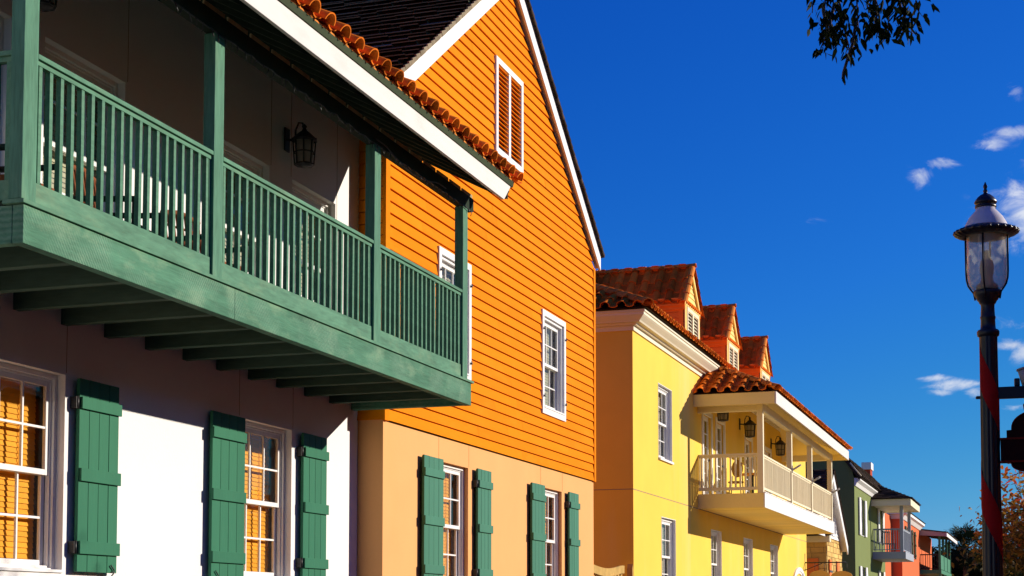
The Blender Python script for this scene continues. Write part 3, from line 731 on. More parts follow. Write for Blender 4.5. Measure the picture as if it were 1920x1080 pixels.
# ================================================================== ORANGE HOUSE
O = thing('house', (-8.14, 23.95, 0), 'bright orange clapboard house with a peach stucco ground floor and a tall white trimmed gable', 'house')
OX = -8.14; OY0, OY1, OYC = 18.88, 29.02, 23.95
loO = [(20.885, 22.095), (25.695, 26.925)]
upO = [(20.84, 21.985), (25.74, 26.93)]
m = MB(); wall_cells(m, OX, OY0, OY1, 0, 4.16, [(a, b, 1.976, 3.785) for a, b in loO], .16)
m.build('stucco_wall', 'stucco_peach', O)
m = MB(); m.quad((-18, OY0, 0), (OX, OY0, 0), (OX, OY0, 4.16), (-18, OY0, 4.16)); m.build('side_wall', 'stucco_peach', O); m = MB(); m.quad((OX, OY1, 0), (-18, OY1, 0), (-18, OY1, 4.16), (OX, OY1, 4.16)); m.build('side_wall', 'stucco_peach', O)
m = MB(); m.quad((-18, OY1, 0), (-18, OY0, 0), (-18, OY0, 8.3), (-18, OYC, 11.8), (-18, OY1, 8.3)); m.build('back_wall', 'stucco_peach', O)
m = MB(); m.box((-17.9, OY0 + .1, 4.4), (OX - .2, OY1 - .1, 4.5)); m.box((-11.2, OY0 + .1, .02), (-11.1, OY1 - .1, 8.2)); m.build('inner_wall', 'room', O)
for y in (20.88, 22.12, 25.68, 26.96):
    m = MB(); m.box((OX - .01, y - .003, 3.80), (OX + .003, y + .003, 4.15)); m.build('control_joint', 'sign_tan', O)
AP, GS = 11.86, .70
def yl(z): return max(OY0 - .02, OYC - (AP - z) / GS)
def yr(z): return min(OY1 + .02, OYC + (AP - z) / GS)
m = MB(); random.seed(3)
SX = OX + .012
vent = (23.27, 24.50, 8.98, 10.405)
hs = [(a, b, 5.15, 6.755) for a, b in upO] + [vent]
siding(m, (SX, 0, 0), (0, 1, 0), (1, 0, 0), yl, yr, 4.14, 11.80, .163, hs, thick=.024, gap=.013, butt=True)
m.quad((OX, OY0, 4.14), (OX, OY1, 4.14), (SX + .025, OY1 + .02, 4.14), (SX + .025, OY0 - .02, 4.14))
m.build('siding', 'siding_orange', O)
m = MB()
siding(m, (0, OY0 - .005, 0), (1, 0, 0), (0, -1, 0), lambda z: -18, lambda z: OX + .012, 4.14, 8.28, .163, (), thick=.02)
m.build('siding', 'siding_orange', O); m = MB()
siding(m, (0, OY1 + .005, 0), (-1, 0, 0), (0, 1, 0), lambda z: -OX - .012, lambda z: 18, 4.14, 8.28, .163, (), thick=.02)
m.build('siding', 'siding_brown', O)
for y0, y1 in ((OY0 - .045, OY0 + .10), (OY1 - .075, OY1 + .045)):
    m = MB(); m.box((SX - .02, y0, 4.13), (SX + .032, y1, 8.26)); m.build('corner_board', 'siding_orange', O, bevel=.004)
for a, b in loO: win_at(O, OX, a, 1.976, b - a, 1.809, rec=.085)
for a, b in upO:
    win_at(O, SX + .01, a, 5.15, b - a, 1.605, rec=.045, casing=.10, blind='curtain')
for a, b in upO:
    for y in (a - .05, b + .05):
        for z in (5.35, 6.52):
            m = MB(); m.tube([(SX + .04, y, z), (SX + .075, y, z)], .013, 8); m.tube([(SX + .065, y, z - .02), (SX + .065, y, z + .035)], .009, 6); m.build('shutter_pin', 'iron', O)
# holes in siding open to the room: line them
m = MB()
for a, b, c, d in hs[:2]: m.box((SX - .05, a - .02, c - .02), (SX - .01, a, d + .02)); m.box((SX - .05, b, c - .02), (SX - .01, b + .02, d + .02))
m.build('window_lining', 'white_paint', O)
for y, w, h1 in ((20.13, .74, 1), (22.31, .61, 0), (24.97, .72, 1), (27.15, .60, 0)):
    make_shutter(O, w, 1.80, 'green_shutter_light', hinge_side=h1).location = Vector((OX, y, 2.0)) - root_off(O)
# gable vent
m = MB(); a, b, c, d = vent; x0, x1 = SX - .05, SX + .05
for q in ((a - .07, a + .03, c - .07, d + .07), (b - .03, b + .07, c - .07, d + .07)): m.box((x0, q[0], q[2]), (x1, q[1], q[3]))
m.box((x0, a + .03, c - .07), (x1, b - .03, c + .03)); m.box((x0, a + .03, d - .03), (x1, b - .03, d + .07)); ym = (a + b) / 2; m.box((x0, ym - .05, c + .03), (x1 - .006, ym + .05, d - .03))
vt = m.build('gable_vent', 'white_paint', O, bevel=.004)
for ya, yb in ((a + .03, ym - .05), (ym + .05, b - .03)):
    m = MB(); z = c + .03
    while z < d - .06:
        m.prism([(SX + .036, ya, z - .005), (SX + .036, ya, z + .006), (SX - .035, ya, z + .045), (SX - .035, ya, z + .034)], (0, yb - ya, 0)); z += .074
    m.build('louvre', 'siding_orange', vt)
m = MB(); m.box((SX - .10, a, c), (SX - .06, b, d)); m.build('vent_backing', 'room', vt)
# roof
RT = 12.20
def rtop(y): return RT - GS * abs(y - OYC)
RF = -8.02
for sgn in (-1, 1):
    ye = OYC + sgn * (5.07 + (.45 if sgn < 0 else .16)); 
    m = MB(); m.prism([(RF - .04, OYC, RT - .30), (RF - .04, OYC, RT), (RF - .04, ye, rtop(ye)), (RF - .04, ye, rtop(ye) - .30)], (.04, 0, 0)); m.build('rake_board', 'white_paint', O, bevel=.004)
    m = MB(); m.prism([(RF - .042, OYC, RT - .245), (RF - .042, OYC, RT - .225), (RF - .042, ye, rtop(ye) - .225), (RF - .042, ye, rtop(ye) - .245)], (-.075, 0, 0)); m.build('soffit', 'white_fascia', O)
    m = MB(); dv = Vector((0, -sgn, GS)).normalized()
    yb = ye + sgn * .06
    m.prism([(RF + .025, OYC, RT + .005), (RF + .025, OYC, RT + .045), (RF + .025, yb, rtop(yb) + .045), (RF + .025, yb, rtop(yb) + .005)], (-10.1, 0, 0)); r_ = m.build('roof', 'shake', O)
    m = MB(); random.seed(21)
    Ls = math.hypot(yb - OYC, rtop(yb) - RT)
    shingles(m, (RF + .03, yb, rtop(yb) + .048), (-1, 0, 0), dv, 10.1, Ls + .02, course=.24, wid=.42, thick=.062, open_butt=True); m.build('shingles', 'slate', r_)
    m = MB(); k = 0; nv = Vector((0, sgn * GS, 1)).normalized(); o0 = Vector((RF + .032, yb, rtop(yb) + .012))
    while k * .165 < Ls:
        a_ = o0 + dv * (k * .165 - random.uniform(0, .02)); e_ = random.uniform(.026, .034); x_ = Vector((random.uniform(-.004, .004), 0, 0))
        m.prism([a_ + x_, a_ + nv * (e_ + .045) + x_, a_ + dv * .2 + nv * .045 + x_, a_ + dv * .2 + x_], (.028, 0, 0), tint=random.random()); k += 1
    m.build('verge_shingles', 'shingle_edge' if sgn < 0 else 'shake', r_)

# ================================================================== YELLOW HOUSE
YH = thing('house', (-8.22, 45.2, 0), 'yellow stucco house with a white balcony, three dormers and an orange tile roof', 'house')
YX = -8.22; Y0, Y1 = 32.43, 58.07
loY = [(35.0, 36.45), (40.63, 42.03), (45.32, 46.82), (50.0, 51.48)]
doorsY = [(39.66, 40.70), (41.42, 42.52), (45.72, 46.78), (49.15, 50.28)]
holes = [(a, b, 2.0, 3.82) for a, b in loY] + [(34.75, 36.14, 5.10, 6.85)] + [(a, b, 4.62, 6.75) for a, b in doorsY]
m = MB(); wall_cells(m, YX, Y0, Y1, 0, 7.9, holes, .22); m.build('wall', 'stucco_yellow', YH)
m = MB(); m.quad((-19.5, Y0, 0), (YX, Y0, 0), (YX, Y0, 7.9), (-19.5, Y0, 7.9)); m.build('end_wall', 'stucco_yellow', YH)
m = MB(); m.quad((YX, Y1, 0), (-19.5, Y1, 0), (-19.5, Y1, 7.9), (YX, Y1, 7.9)); m.quad((-19.5, Y1, 0), (-19.5, Y0, 0), (-19.5, Y0, 7.9), (-19.5, Y1, 7.9)); m.build('back_wall', 'stucco_yellow', YH)
m = MB(); m.box((-19, Y0 + .1, 4.4), (YX - .3, Y1 - .1, 4.5)); m.box((-11.2, Y0 + .1, .02), (-11.1, Y1 - .1, 7.8)); m.build('inner_wall', 'room', YH)
def lining(a, b, c, d):
    q = MB(); t = .012; x0, x1 = YX - .21, YX + .006
    q.box((x0, a, c), (x1, a + t, d)); q.box((x0, b - t, c), (x1, b, d)); q.box((x0, a + t, d - t), (x1, b - t, d)); q.box((x0, a + t, c), (YX + .05, b - t, c + .05)); q.build('window_lining', 'white_paint', YH)
for a, b in loY: 
    lining(a, b, 2.0, 3.82); win_at(YH, YX, a + .012, 2.05, b - a - .024, 1.75, rec=.09, blind='curtain', sill=False)
lining(34.75, 36.14, 5.10, 6.85); win_at(YH, YX, 34.762, 5.15, 1.366, 1.688, rec=.09, blind='curtain', sill=False)
for a, b in doorsY:
    cached(('doorY',), lambda p: make_door(p, 1.08, 2.12, 'white_paint'), Vector((YX, a, 4.625)) - root_off(YH), YH)
m = MB(); m.box((YX - .01, Y0 - .004, 4.245), (YX + .004, Y1, 4.262)); m.box((-19, Y0 - .004, 4.2455), (YX - .01, Y0 + .01, 4.2615)); m.build('belt_joint', 'joint', YH)
for y in (39.3,):
    pass
# arched doorway surround (front only shows its top)
m = MB(); n = 20
for k in range(n):
    for (ra, rb, za, zb, xo) in ((1.28, 1.5, .58, .72, .06), (1.16, 1.28, .50, .58, .035)):
        t0, t1 = PI * k / n, PI * (k + 1) / n
        P_ = [(YX, 56.0 + rr * math.cos(t), 2.54 + hh * math.sin(t)) for rr, hh, t in ((ra, za, t0), (rb, zb, t0), (rb, zb, t1), (ra, za, t1))]
        m.prism(P_, (xo, 0, 0))
m.box((YX, 54.5, 0), (YX + .06, 54.72, 2.54)); m.box((YX, 57.28, 0), (YX + .06, 57.5, 2.54)); m.box((YX, 54.72, .12), (YX + .02, 57.28, 2.2)); m.build('arched_doorway', 'white_paint', YH)
# cornice
path = [(-19.5, Y0), (YX, Y0), (YX, Y1)]
fr = [(0, 7.65), (.035, 7.65), (.035, 7.75), (0, 7.75)]
cr = [(-.02, 7.752), (.10, 7.752), (.12, 7.79), (.20, 7.80), (.22, 7.83), (.30, 7.90), (.33, 7.93), (.335, 7.975), (.36, 7.985), (.36, 8.03), (-.02, 8.03)]
# path runs +X then +Y: outward is to the right
m = MB(); m.sweep(fr, path); m.build('frieze', 'cornice', YH); m = MB(); m.sweep(cr, path); m.build('cornice', 'cornice', YH)
# main roof
RX, RY, RZ, MS = YX + .42, Y0 - .42, 8.045, .47
def mz(x): return RZ + MS * (RX - x)
RID = -13.9
m = MB()
ra = (RX, RY, RZ); rb = (RX, Y1 + .4, RZ); h = RX - RID; rc = (RID, RY + h, mz(RID)); rd = (RID, Y1 + .4 - h, mz(RID)); re_ = (2 * RID - RX, RY, RZ); rf = (2 * RID - RX, Y1 + .4, RZ)
m.quad(ra, rb, rd, rc); m.quad(re_, ra, rc); m.quad(rb, rf, rd); m.quad(rf, re_, rc, rd); m.quad(ra, re_, rf, rb)
rY = m.build('roof', 'shake', YH)
sv2 = Vector((-1, 0, MS)).normalized()
m = MB(); random.seed(9)
tile_field(m, (RX + .03, RY - .03, RZ + .02), (0, 1, 0), sv2, Y1 - RY + .45, 3.6, pitch=.30, course=.40, r=.086, seg=6)
m.clip((RX, RY, 0), (-1, -1, 0)); m.clip((RX, Y1 + .4, 0), (-1, 1, 0)); m.build('roof_tile', 'tile', rY)
m = MB(); tile_field(m, (RX - 9.0, RY - .03, RZ + .02), (1, 0, 0), Vector((0, 1, MS)).normalized(), 9.03, 7.0, pitch=.36, course=.43, r=.105, seg=8)
m.clip((RX, RY, 0), (1, 1, 0)); m.build('roof_tile', 'tile', rY)
m = MB(); ridge_tiles(m, Vector(ra) + Vector((.02, -.02, .06)), Vector(rc) + Vector((0, 0, .06)), r=.135, step=.42); m.build('ridge_tile', 'tile_ridge', rY); m = MB(); ridge_tiles(m, Vector(rc) + Vector((0, 0, .06)), Vector(rd) + Vector((0, 0, .06)), r=.135, step=.42); m.build('ridge_tile', 'tile_ridge', rY)
# dormers (local origin: centre of the front face at z = 8.2)
def make_dormer(parent):
    m = MB(); hw, zt = .87, 1.33; ap = 2.26; D = 5.6
    siding(m, (0, 0, 0), (0, 1, 0), (1, 0, 0), lambda z: -hw if z < zt else -hw * (ap - z) / (ap - zt), lambda z: hw if z < zt else hw * (ap - z) / (ap - zt), 0, ap - .02, .13, (), thick=.016)
    o = m.build('dormer', 'siding_gold', parent, at=(0, 0, 0))
    m = MB()
    siding(m, (0, -hw, 0), (1, 0, 0), (0, -1, 0), lambda z: -D, lambda z: 0, 0, zt, .15, (), thick=.016)
    siding(m, (0, hw, 0), (-1, 0, 0), (0, 1, 0), lambda z: 0, lambda z: D, 0, zt, .15, (), thick=.016)
    m.box((-.12, -hw - .025, 0), (.0, -hw + .01, zt)); m.build('cheek', 'siding_rust', o, at=(0, 0, 0))
    m = MB(); m.box((-D, -hw - .06, zt - .23), (.05, -hw + .02, zt + .02)); m.box((-D, -hw - .10, zt + .021), (.09, -hw + .02, zt + .07)); m.box((-D, hw - .02, zt - .23), (.05, hw + .06, zt + .02)); m.build('eave_board', 'siding_rust', o, at=(0, 0, 0), bevel=.006)
    m = MB(); m.box((.02, -hw - .02, 0), (.05, -hw + .16, zt - .1)); m.box((.02, hw - .16, 0), (.05, hw + .02, zt - .1)); m.box((.02, -hw - .04, zt - .1), (.06, hw + .04, zt + .03))
    for s in (-1, 1):
        m.prism([(.02, s * (hw + .04), zt + .035), (.02, s * (hw - .13), zt + .035), (.02, 0, ap - .18), (.02, 0, ap)], (.05, 0, 0))
    m.build('dormer_trim', 'siding_gold', o, at=(0, 0, 0), bevel=.004)
    m = MB()
    for k in range(9):
        y = -hw + .1 + (2 * hw - .2) * k / 8; m.box((.06, y - .045, zt - .055), (.11, y + .045, zt + .012))
    m.build('dentil', 'tile', o, at=(0, 0, 0))
    m = MB(); z0, z1 = .2, zt - .12; a = hw - .17
    m.box((.03, -a, z0), (.07, -a + .09, z1)); m.box((.03, a - .09, z0), (.07, a, z1)); m.box((.03, -.07, z0), (.07, .07, z1)); m.box((.03, -a + .09, z1 - .1), (.07, -.07, z1)); m.box((.03, .07, z1 - .1), (.07, a - .09, z1)); m.box((.03, -a + .09, z0), (.07, -.07, z0 + .08)); m.box((.03, .07, z0), (.07, a - .09, z0 + .08))
    for ya, yb in ((-a + .09, -.07), (.07, a - .09)):
        z = z0 + .08
        while z < z1 - .12:
            m.quad((.062, ya, z), (.062, yb, z), (.03, yb, z + .05), (.03, ya, z + .05)); z += .088
    m.build('louvre_shutter', 'cream_paint', o, at=(0, 0, 0))
    m = MB(); m.box((.021, -a + .02, z0 + .02), (.029, a - .02, z1 - .02)); m.build('louvre_backing', 'room', o, at=(0, 0, 0))
    m = MB(); sl = (ap - zt) / hw; ex = hw + .12; ez = ap - sl * ex + .02
    random.seed(31)
    for s in (-1, 1):
        v = Vector((0, -s, sl)).normalized(); Lh = math.hypot(ex, sl * ex)
        tile_field(m, (-D, s * ex, ez + .02), (1, 0, 0), v, D - .02, Lh, pitch=.36, course=.46, r=.105, seg=7)
    m.clip((.06, 0, 0), (1, 0, 0)); m.clip((0, 0, ap + .19), (0, 0, 1))
    m.build('dormer_tile', 'tile', o, at=(0, 0, 0))
    m = MB()
    for s in (-1, 1): m.prism([(-D, s * ex, ez - .03), (-D, s * ex, ez + .015), (-D, 0, ap + .045), (-D, 0, ap)], (D + .06, 0, 0))
    m.build('dormer_deck', 'siding_rust', o, at=(0, 0, 0))
    m = MB(); ridge_tiles(m, (.12, 0, ap + .10), (-D, 0, ap + .10), r=.10, step=.45); m.build('ridge_tile', 'tile_ridge', o, at=(0, 0, 0))
    for s in (-1, 1):
        m = MB(); nv = Vector((0, s * sl, 1)).normalized(); o0 = nv * .03; ridge_tiles(m, Vector((.045, s * (ex + .02), ez)) + o0, Vector((.045, s * .02, ap + .03)) + o0, r=.10, step=.40, upv=nv); m.build('rake_tile', 'tile_ridge', o, at=(0, 0, 0))
    return o
for y in (39.73, 45.32, 50.90):
    cached(('dormer',), make_dormer, Vector((-8.52, y, 8.2)) - root_off(YH), YH)
# balcony
QX = -6.53; B0, B1 = 39.02, 52.65
m = MB(); y = B0 + .03
while y < B1 - .03:
    m.box((YX + .002, y, 4.262), (QX - .03, min(y + .38, B1 - .03), 4.285), tint=random.random()); y += .42
m.build('balcony_soffit', 'bounce_gold', YH, bevel=.006)
m = MB(); m.box((YX + .002, B0 + .035, 4.57), (QX - .035, B1 - .035, 4.61)); m.build('balcony_floor', 'cream_paint', YH)
m = MB(); m.box((QX - .03, B0, 4.25), (QX, B1, 4.615)); m.box((QX - .04, B0 + .04, 4.614), (QX + .012, B1, 4.64)); m.build('balcony_fascia', 'white_paint', YH, bevel=.005)
for y in (B0, B1 - .03):
    m = MB(); m.box((YX + .002, y, 4.251), (QX - .031, y + .03, 4.614)); m.build('balcony_fascia', 'bounce_gold', YH, bevel=.005)  # shaded side boards carry warm bounce in their colour, front stays white
pY = (39.12, 43.82, 47.82, 52.52)
pm = None
for y in pY:
    if pm is None:
        m = MB(); m.box((-.15, -.08, 0), (0, .08, 2.06)); pm = m.build('balcony_post', 'cream_paint', YH, at=Vector((QX - .04, y, 4.615)) - root_off(YH), bevel=.01)
    else:
        c = pm.copy(); COL.objects.link(c); c.parent = YH; c.location = Vector((QX - .04, y, 4.615)) - root_off(YH)
for y in pY[1:]:
    m = MB(); m.box((QX - .042, y - .03, 5.52), (QX - .02, y + .03, 5.72)); m.tube([(QX - .03, y, 5.60), (QX + .20, y + .04, 5.74)], .028, 8); m.build('flag_holder', 'grey_trim', YH)
for (a, b), n in zip(zip(pY, pY[1:]), (30, 26, 30)):
    railing(YH, (QX - .105, a + .08, 0), (QX - .105, b - .08, 0), 5.60, 4.6, 4.72, n, .05, 'cream_paint', rail_w=.08, rail_h=.05, kick_h=.06, kick_t=.05)
railing(YH, (YX + .01, 39.12, 0), (QX - .19, 39.12, 0), 5.62, 4.6, 4.70, 12, .045, 'cream_paint', rail_w=.07, rail_h=.05, kick_h=.08, kick_t=.05)
m = MB(); m.box((QX - .19, B0, 6.675), (QX - .04, B1 + .1, 6.87)); m.box((YX + .002, B0 + .01, 6.6755), (QX - .191, B0 + .16, 6.869)); m.box((YX + .002, B1 - .15, 6.6755), (QX - .191, B1, 6.869)); m.build('header_beam', 'cream_paint', YH, bevel=.006)
VX, VZ, V0, V1 = -6.15, 7.07, 38.55, 53.7
def vz(x): return VZ + MS * (VX - x)
hh = VX - YX
m = MB()
va = (VX, V0, VZ); vb = (VX, V1, VZ); vc = (YX, V0 + hh, vz(YX)); vd = (YX, V1 - hh, vz(YX)); ve = (YX, V0, VZ); vf = (YX, V1, VZ)
m.quad(va, vb, vd, vc); m.quad(ve, va, vc); m.quad(vb, vf, vd)
bR = m.build('balcony_roof', 'shake', YH)
m = MB(); m.quad((VX - .05, V0 + .05, VZ - .10), (YX, V0 + .05 + hh, vz(YX) - .12), (YX, V1 - .05 - hh, vz(YX) - .12), (VX - .05, V1 - .05, VZ - .10)); m.quad((VX - .05, V0 + .05, VZ - .10), (YX, V0 + .05, VZ - .10), (YX, V0 + .05 + hh, vz(YX) - .12)); m.quad((VX - .05, V1 - .05, VZ - .10), (YX, V1 - .05 - hh, vz(YX) - .12), (YX, V1 - .05, VZ - .10)); m.build('balcony_ceiling', 'bounce_gold', bR)
m = MB(); k = V0 + .6
while k < V1 - .4:
    x1 = max(YX + .01, VX - .06 - min(k - V0 - .1, V1 - .1 - k)); a = Vector((VX - .06, k, vz(VX - .06) - .155)); b = Vector((x1, k, vz(x1) - .155))
    m.obox((a + b) / 2, sv2, (0, 1, 0), Vector((MS, 0, 1)), (b - a).length / 2, .025, .05); k += .62
m.build('balcony_rafter', 'cream_paint', bR)
m = MB(); m.box((VX - .04, V0, 6.77), (VX, V1, 7.075)); m.build('balcony_eave', 'white_fascia', bR, bevel=.006)
for y in (V0, V1 - .04):
    m = MB(); m.box((YX + .002, y, 6.771), (VX - .041, y + .04, 7.074)); m.build('balcony_eave', 'bounce_gold', bR, bevel=.006)
m = MB(); random.seed(17)
tile_field(m, (VX + .05, V0 - .05, VZ + .03), (0, 1, 0), sv2, V1 - V0 + .1, 2.5, pitch=.30, course=.40, r=.088, seg=7)
m.clip((VX, V0, 0), (-1, -1, 0)); m.clip((VX, V1, 0), (-1, 1, 0)); m.clip((YX + .01, 0, 0), (-1, 0, 0)); m.build('roof_tile', 'tile', bR)
m = MB(); tile_field(m, (VX - 2.4, V0 - .05, VZ + .03), (1, 0, 0), Vector((0, 1, MS)).normalized(), 2.45, 2.6, pitch=.345, course=.40, r=.105, seg=8)
m.clip((VX, V0, 0), (1, 1, 0)); m.clip((YX + .01, 0, 0), (-1, 0, 0)); m.build('roof_tile', 'tile', bR)
m = MB(); ridge_tiles(m, Vector(va) + Vector((.03, -.03, .06)), Vector(vc) + Vector((0, 0, .06)), r=.12, step=.40); m.build('ridge_tile', 'tile_ridge', bR); m = MB(); ridge_tiles(m, Vector(vb) + Vector((.03, .03, .06)), Vector(vd) + Vector((0, 0, .06)), r=.12, step=.40); m.build('ridge_tile', 'tile_ridge', bR)
for y, lb in ((40.85, 'lantern nearest the near end of the yellow balcony, partly behind the eave'), (44.85, 'middle lantern on the yellow balcony wall, just left of the corner post'), (50.35, 'last lantern on the yellow balcony wall, right of the corner post')):
    lantern((YX + .003, y, 7.06), 'black ' + lb, 1.25, .30, 'lanterns on the yellow house balcony')
# oval plaque on the wall, cafe table and chair
t = thing('cafe_table', (-7.35, 42.0, 4.61), 'small round orange topped table on the yellow house balcony behind the end railing', 'table')
m = MB(); m.lathe([(0, .75), (.36, .75), (.37, .735), (.36, .715), (0, .715)], (-7.35, 42.0, 4.61), 24); m.build('tabletop', 'cafe_top', t)
m = MB(); m.lathe([(.03, .715), (.03, .1), (.2, .02), (.2, 0), (0, 0)], (-7.35, 42.0, 4.61), 14); m.build('pedestal', 'iron', t)
t = thing('cafe_chair', (-7.6, 40.9, 4.61), 'brown cafe chair with an oval back on the yellow house balcony', 'chair')
bx, by, bz = -7.6, 40.9, 4.61
m = MB(); m.lathe([(0, .46), (.2, .46), (.21, .44), (.2, .42), (0, .42)], (bx, by, bz), 18); m.build('seat', 'plaque', t)
m = MB(); ring = [(bx + .15 * math.cos(a), by + .2 + .05 * math.sin(a), bz + .82 + .24 * math.sin(a)) for a in [2 * PI * k / 20 for k in range(20)]]
ring2 = [(x, y + .025, z) for x, y, z in ring]
m.quad(*ring); m.quad(*reversed(ring2))
for k in range(20): m.quad(ring[k], ring2[k], ring2[(k + 1) % 20], ring[(k + 1) % 20])
m.build('backrest', 'plaque', t)
for sx in (-1, 1):
    for sy in (-1, 1):
        m = MB(); m.tube([(bx + .17 * sx, by + .17 * sy, bz), (bx + .13 * sx, by + (.13 if sy < 0 else .18) * sy, bz + (.42 if sy < 0 else .62))], .014, 6); m.build('leg', 'iron', t)

# picket gate between the orange and the yellow house
t = thing('picket_gate', (-8.25, 30.7, 0), 'weathered wooden gate with a dipped top rail between the orange and yellow houses', 'gate')
m = MB(); n = 14; ya, yb = 29.16, 31.66
def dip(y): q = (y - ya) / (yb - ya); return 2.575 - .075 * math.sin(PI * min(1, q * 1.1)) + .03 * q
for k in range(n):
    y0_, y1_ = ya + (yb - ya) * k / n, ya + (yb - ya) * (k + 1) / n
    m.prism([(-8.27, y0_, dip(y0_) - .16), (-8.27, y1_, dip(y1_) - .16), (-8.27, y1_, dip(y1_)), (-8.27, y0_, dip(y0_))], (.05, 0, 0))
m.build('gate_rail', 'fence', t)
m = MB(); m.box((-8.27, ya, 1.0), (-8.22, yb, 1.14)); m.box((-8.27, ya, .3), (-8.22, yb, .44)); m.build('gate_rail', 'fence', t)
m = MB(); k = ya + .03
while k < yb - .1:
    m.box((-8.30, k, .2), (-8.271, k + .13, dip(k) - .1), tint=random.random()); k += .235
m.build('gate_slats', 'fence', t)
for y in (29.10, 32.29):
    m = MB(); m.box((-8.32, y - .04, .1), (-8.2, y + .04, 2.56)); m.prism([(-8.32, y - .04, 2.56), (-8.32, y + .04, 2.56), (-8.32, y, 2.66)], (.12, 0, 0)); m.build('gate_post', 'fence', t, bevel=.004)

# iron bracket and double sign on the yellow house end
t = thing('hanging_sign', (YX, 57.6, 3.4), 'pair of tan round topped signboards hung from iron bracket on yellow house', 'sign')
m = MB(); m.tube([(YX, 57.6, 3.47), (-6.75, 57.6, 3.47)], .022, 8); m.tube([(YX, 57.6, 3.15), (YX, 57.6, 3.8)], .02, 8); m.tube([(YX, 57.6, 3.2), (-7.6, 57.6, 3.44)], .014, 8); m.build('bracket', 'iron', t)
for x0, x1, dz in ((-8.06, -7.32, 0), (-7.30, -6.52, -.03)):
    m = MB(); n = 14; pts = [(x0, 57.58, 1.9), (x1, 57.58, 1.9)]
    for k in range(n + 1):
        a = PI * k / n; pts.append(((x0 + x1) / 2 + (x1 - x0) / 2 * math.cos(a), 57.58, 2.95 + dz + .24 * math.sin(a) ** .8))
    m.prism(pts, (0, .05, 0)); m.build('signboard', 'sign_tan', t, bevel=.008)
    for x in (x0 + .2, x1 - .2):
        m = MB(); m.tube([(x, 57.6, 3.47), (x, 57.6, 3.1)], .009, 6); m.build('hanger', 'iron', t)

# ================================================================== STONE COTTAGE
C = thing('cottage', (-7.9, 63.5, 0), 'small cottage with tan stone ground floor and white clapboard gable beyond the yellow house', 'house')
def stones(m, P, s0, s1, z0, z1, big=1.0):
    z = z0
    while z < z1 - .02:
        h = min(random.choice((.22, .3, .38)) * big, z1 - z); s = s0 - random.uniform(0, .4)
        while s < s1:
            w = random.uniform(.35, .85) * big; a, b = max(s, s0), min(s + w, s1); s += w
            if b - a < .03: continue
            d = random.uniform(.008, .03); tn = random.random(); g_ = .012
            q = [P(a + g_, z + g_, d), P(b - g_, z + g_, d), P(b - g_, z + h - g_, d), P(a + g_, z + h - g_, d)]; e_ = [P(a + .002, z + .002, -.01), P(b - .002, z + .002, -.01), P(b - .002, z + h - .002, -.01), P(a + .002, z + h - .002, -.01)]
            m.quad(*q, tint=tn)
            for k in range(4): m.quad(e_[k], e_[(k + 1) % 4], q[(k + 1) % 4], q[k], tint=tn)
        z += h
random.seed(41)
CX, C0, C1 = -7.9, 61.2, 65.9
m = MB(); m.quad((CX, C0, 0), (CX, C1, 0), (CX, C1, 4.6), (CX, C0, 4.6)); m.quad((-13, C0, 0), (CX, C0, 0), (CX, C0, 4.6), (-13, C0, 4.6)); m.quad((CX, C1, 0), (-13, C1, 0), (-13, C1, 4.6), (CX, C1, 4.6)); m.build('wall', 'grout', C)
m = MB(); stones(m, lambda s, z, d: (CX + d, s, z), C0, C1, 0, 4.55, .8); stones(m, lambda s, z, d: (s, C0 - d, z), -13, CX, 0, 4.55, 1.0); m.build('stonework', 'stone', C)
GY, GA, GM = 61.35, 6.86, .60
m = MB(); siding(m, (CX + .02, 0, 0), (0, 1, 0), (1, 0, 0), lambda z: max(58.7, GY - (GA - z) / GM), lambda z: GY + (GA - z) / GM, 4.56, GA - .05, .16, [(62.75, 63.65, 4.75, 5.75)], thick=.025); m.build('siding', 'siding_white', C)
win_at(C, CX + .03, 62.75, 4.75, .9, 1.0, rec=.04, casing=.08, blind='curtain', cols=2)
m = MB(); m.box((-12.9, C0 + .1, 4.5), (CX - .1, C1 - .1, 4.55)); m.box((-8.6, C0 + .1, 4.5), (-8.55, C1, 5.6)); m.build('inner_wall', 'room', C)
for s in (-1, 1):
    ye = GY + (4.5 if s > 0 else -2.7); ze = GA + .25 - GM * abs(ye - GY); f_ = -7.62
    m = MB(); m.prism([(f_, GY, GA + .24), (f_, GY, GA - .12), (f_, ye, ze - .36), (f_, ye, ze)], (-.05, 0, 0)); m.build('rake_board', 'white_paint', C)
    m = MB(); m.prism([(f_ - .051, GY, GA - .0), (f_ - .051, GY, GA + .02), (f_ - .051, ye, ze - .22), (f_ - .051, ye, ze - .24)], (-.24, 0, 0)); m.build('soffit', 'white_paint', C)
    m = MB(); m.prism([(f_ + .05, GY, GA + .25), (f_ + .05, GY, GA + .29), (f_ + .05, ye + s * .05, ze + .03), (f_ + .05, ye + s * .05, ze - .01)], (-5.4, 0, 0)); rc_ = m.build('roof', 'shake', C)
    m = MB(); shingles(m, (f_ + .06, ye + s * .05, ze + .035), (-1, 0, 0), (0, -s, GM), 5.4, math.hypot(1, GM) * abs(ye + s * .05 - GY), course=.22, wid=.3, thick=.03); m.build('shingles', 'shake', rc_)
m = MB(); m.prism([(-12.2, 58.6, 8.6), (-12.2, 69, 8.6), (-12.2, 69, 8.64), (-12.2, 58.6, 8.64)], (3.4, 0, -2.6)); r2 = m.build('roof', 'shake', C)
m = MB(); shingles(m, (-8.8, 58.6, 6.06), (0, 1, 0), (-1, 0, .765), 10.4, 4.28, course=.22, wid=.3, thick=.03); m.build('shingles', 'shake', r2)
m = MB(); m.quad((-12.2, 58.9, 3.0), (-8.9, 58.9, 3.0), (-8.9, 58.9, 6.0), (-12.2, 58.9, 8.5)) ; m.build('gable_end', 'siding_white', C)
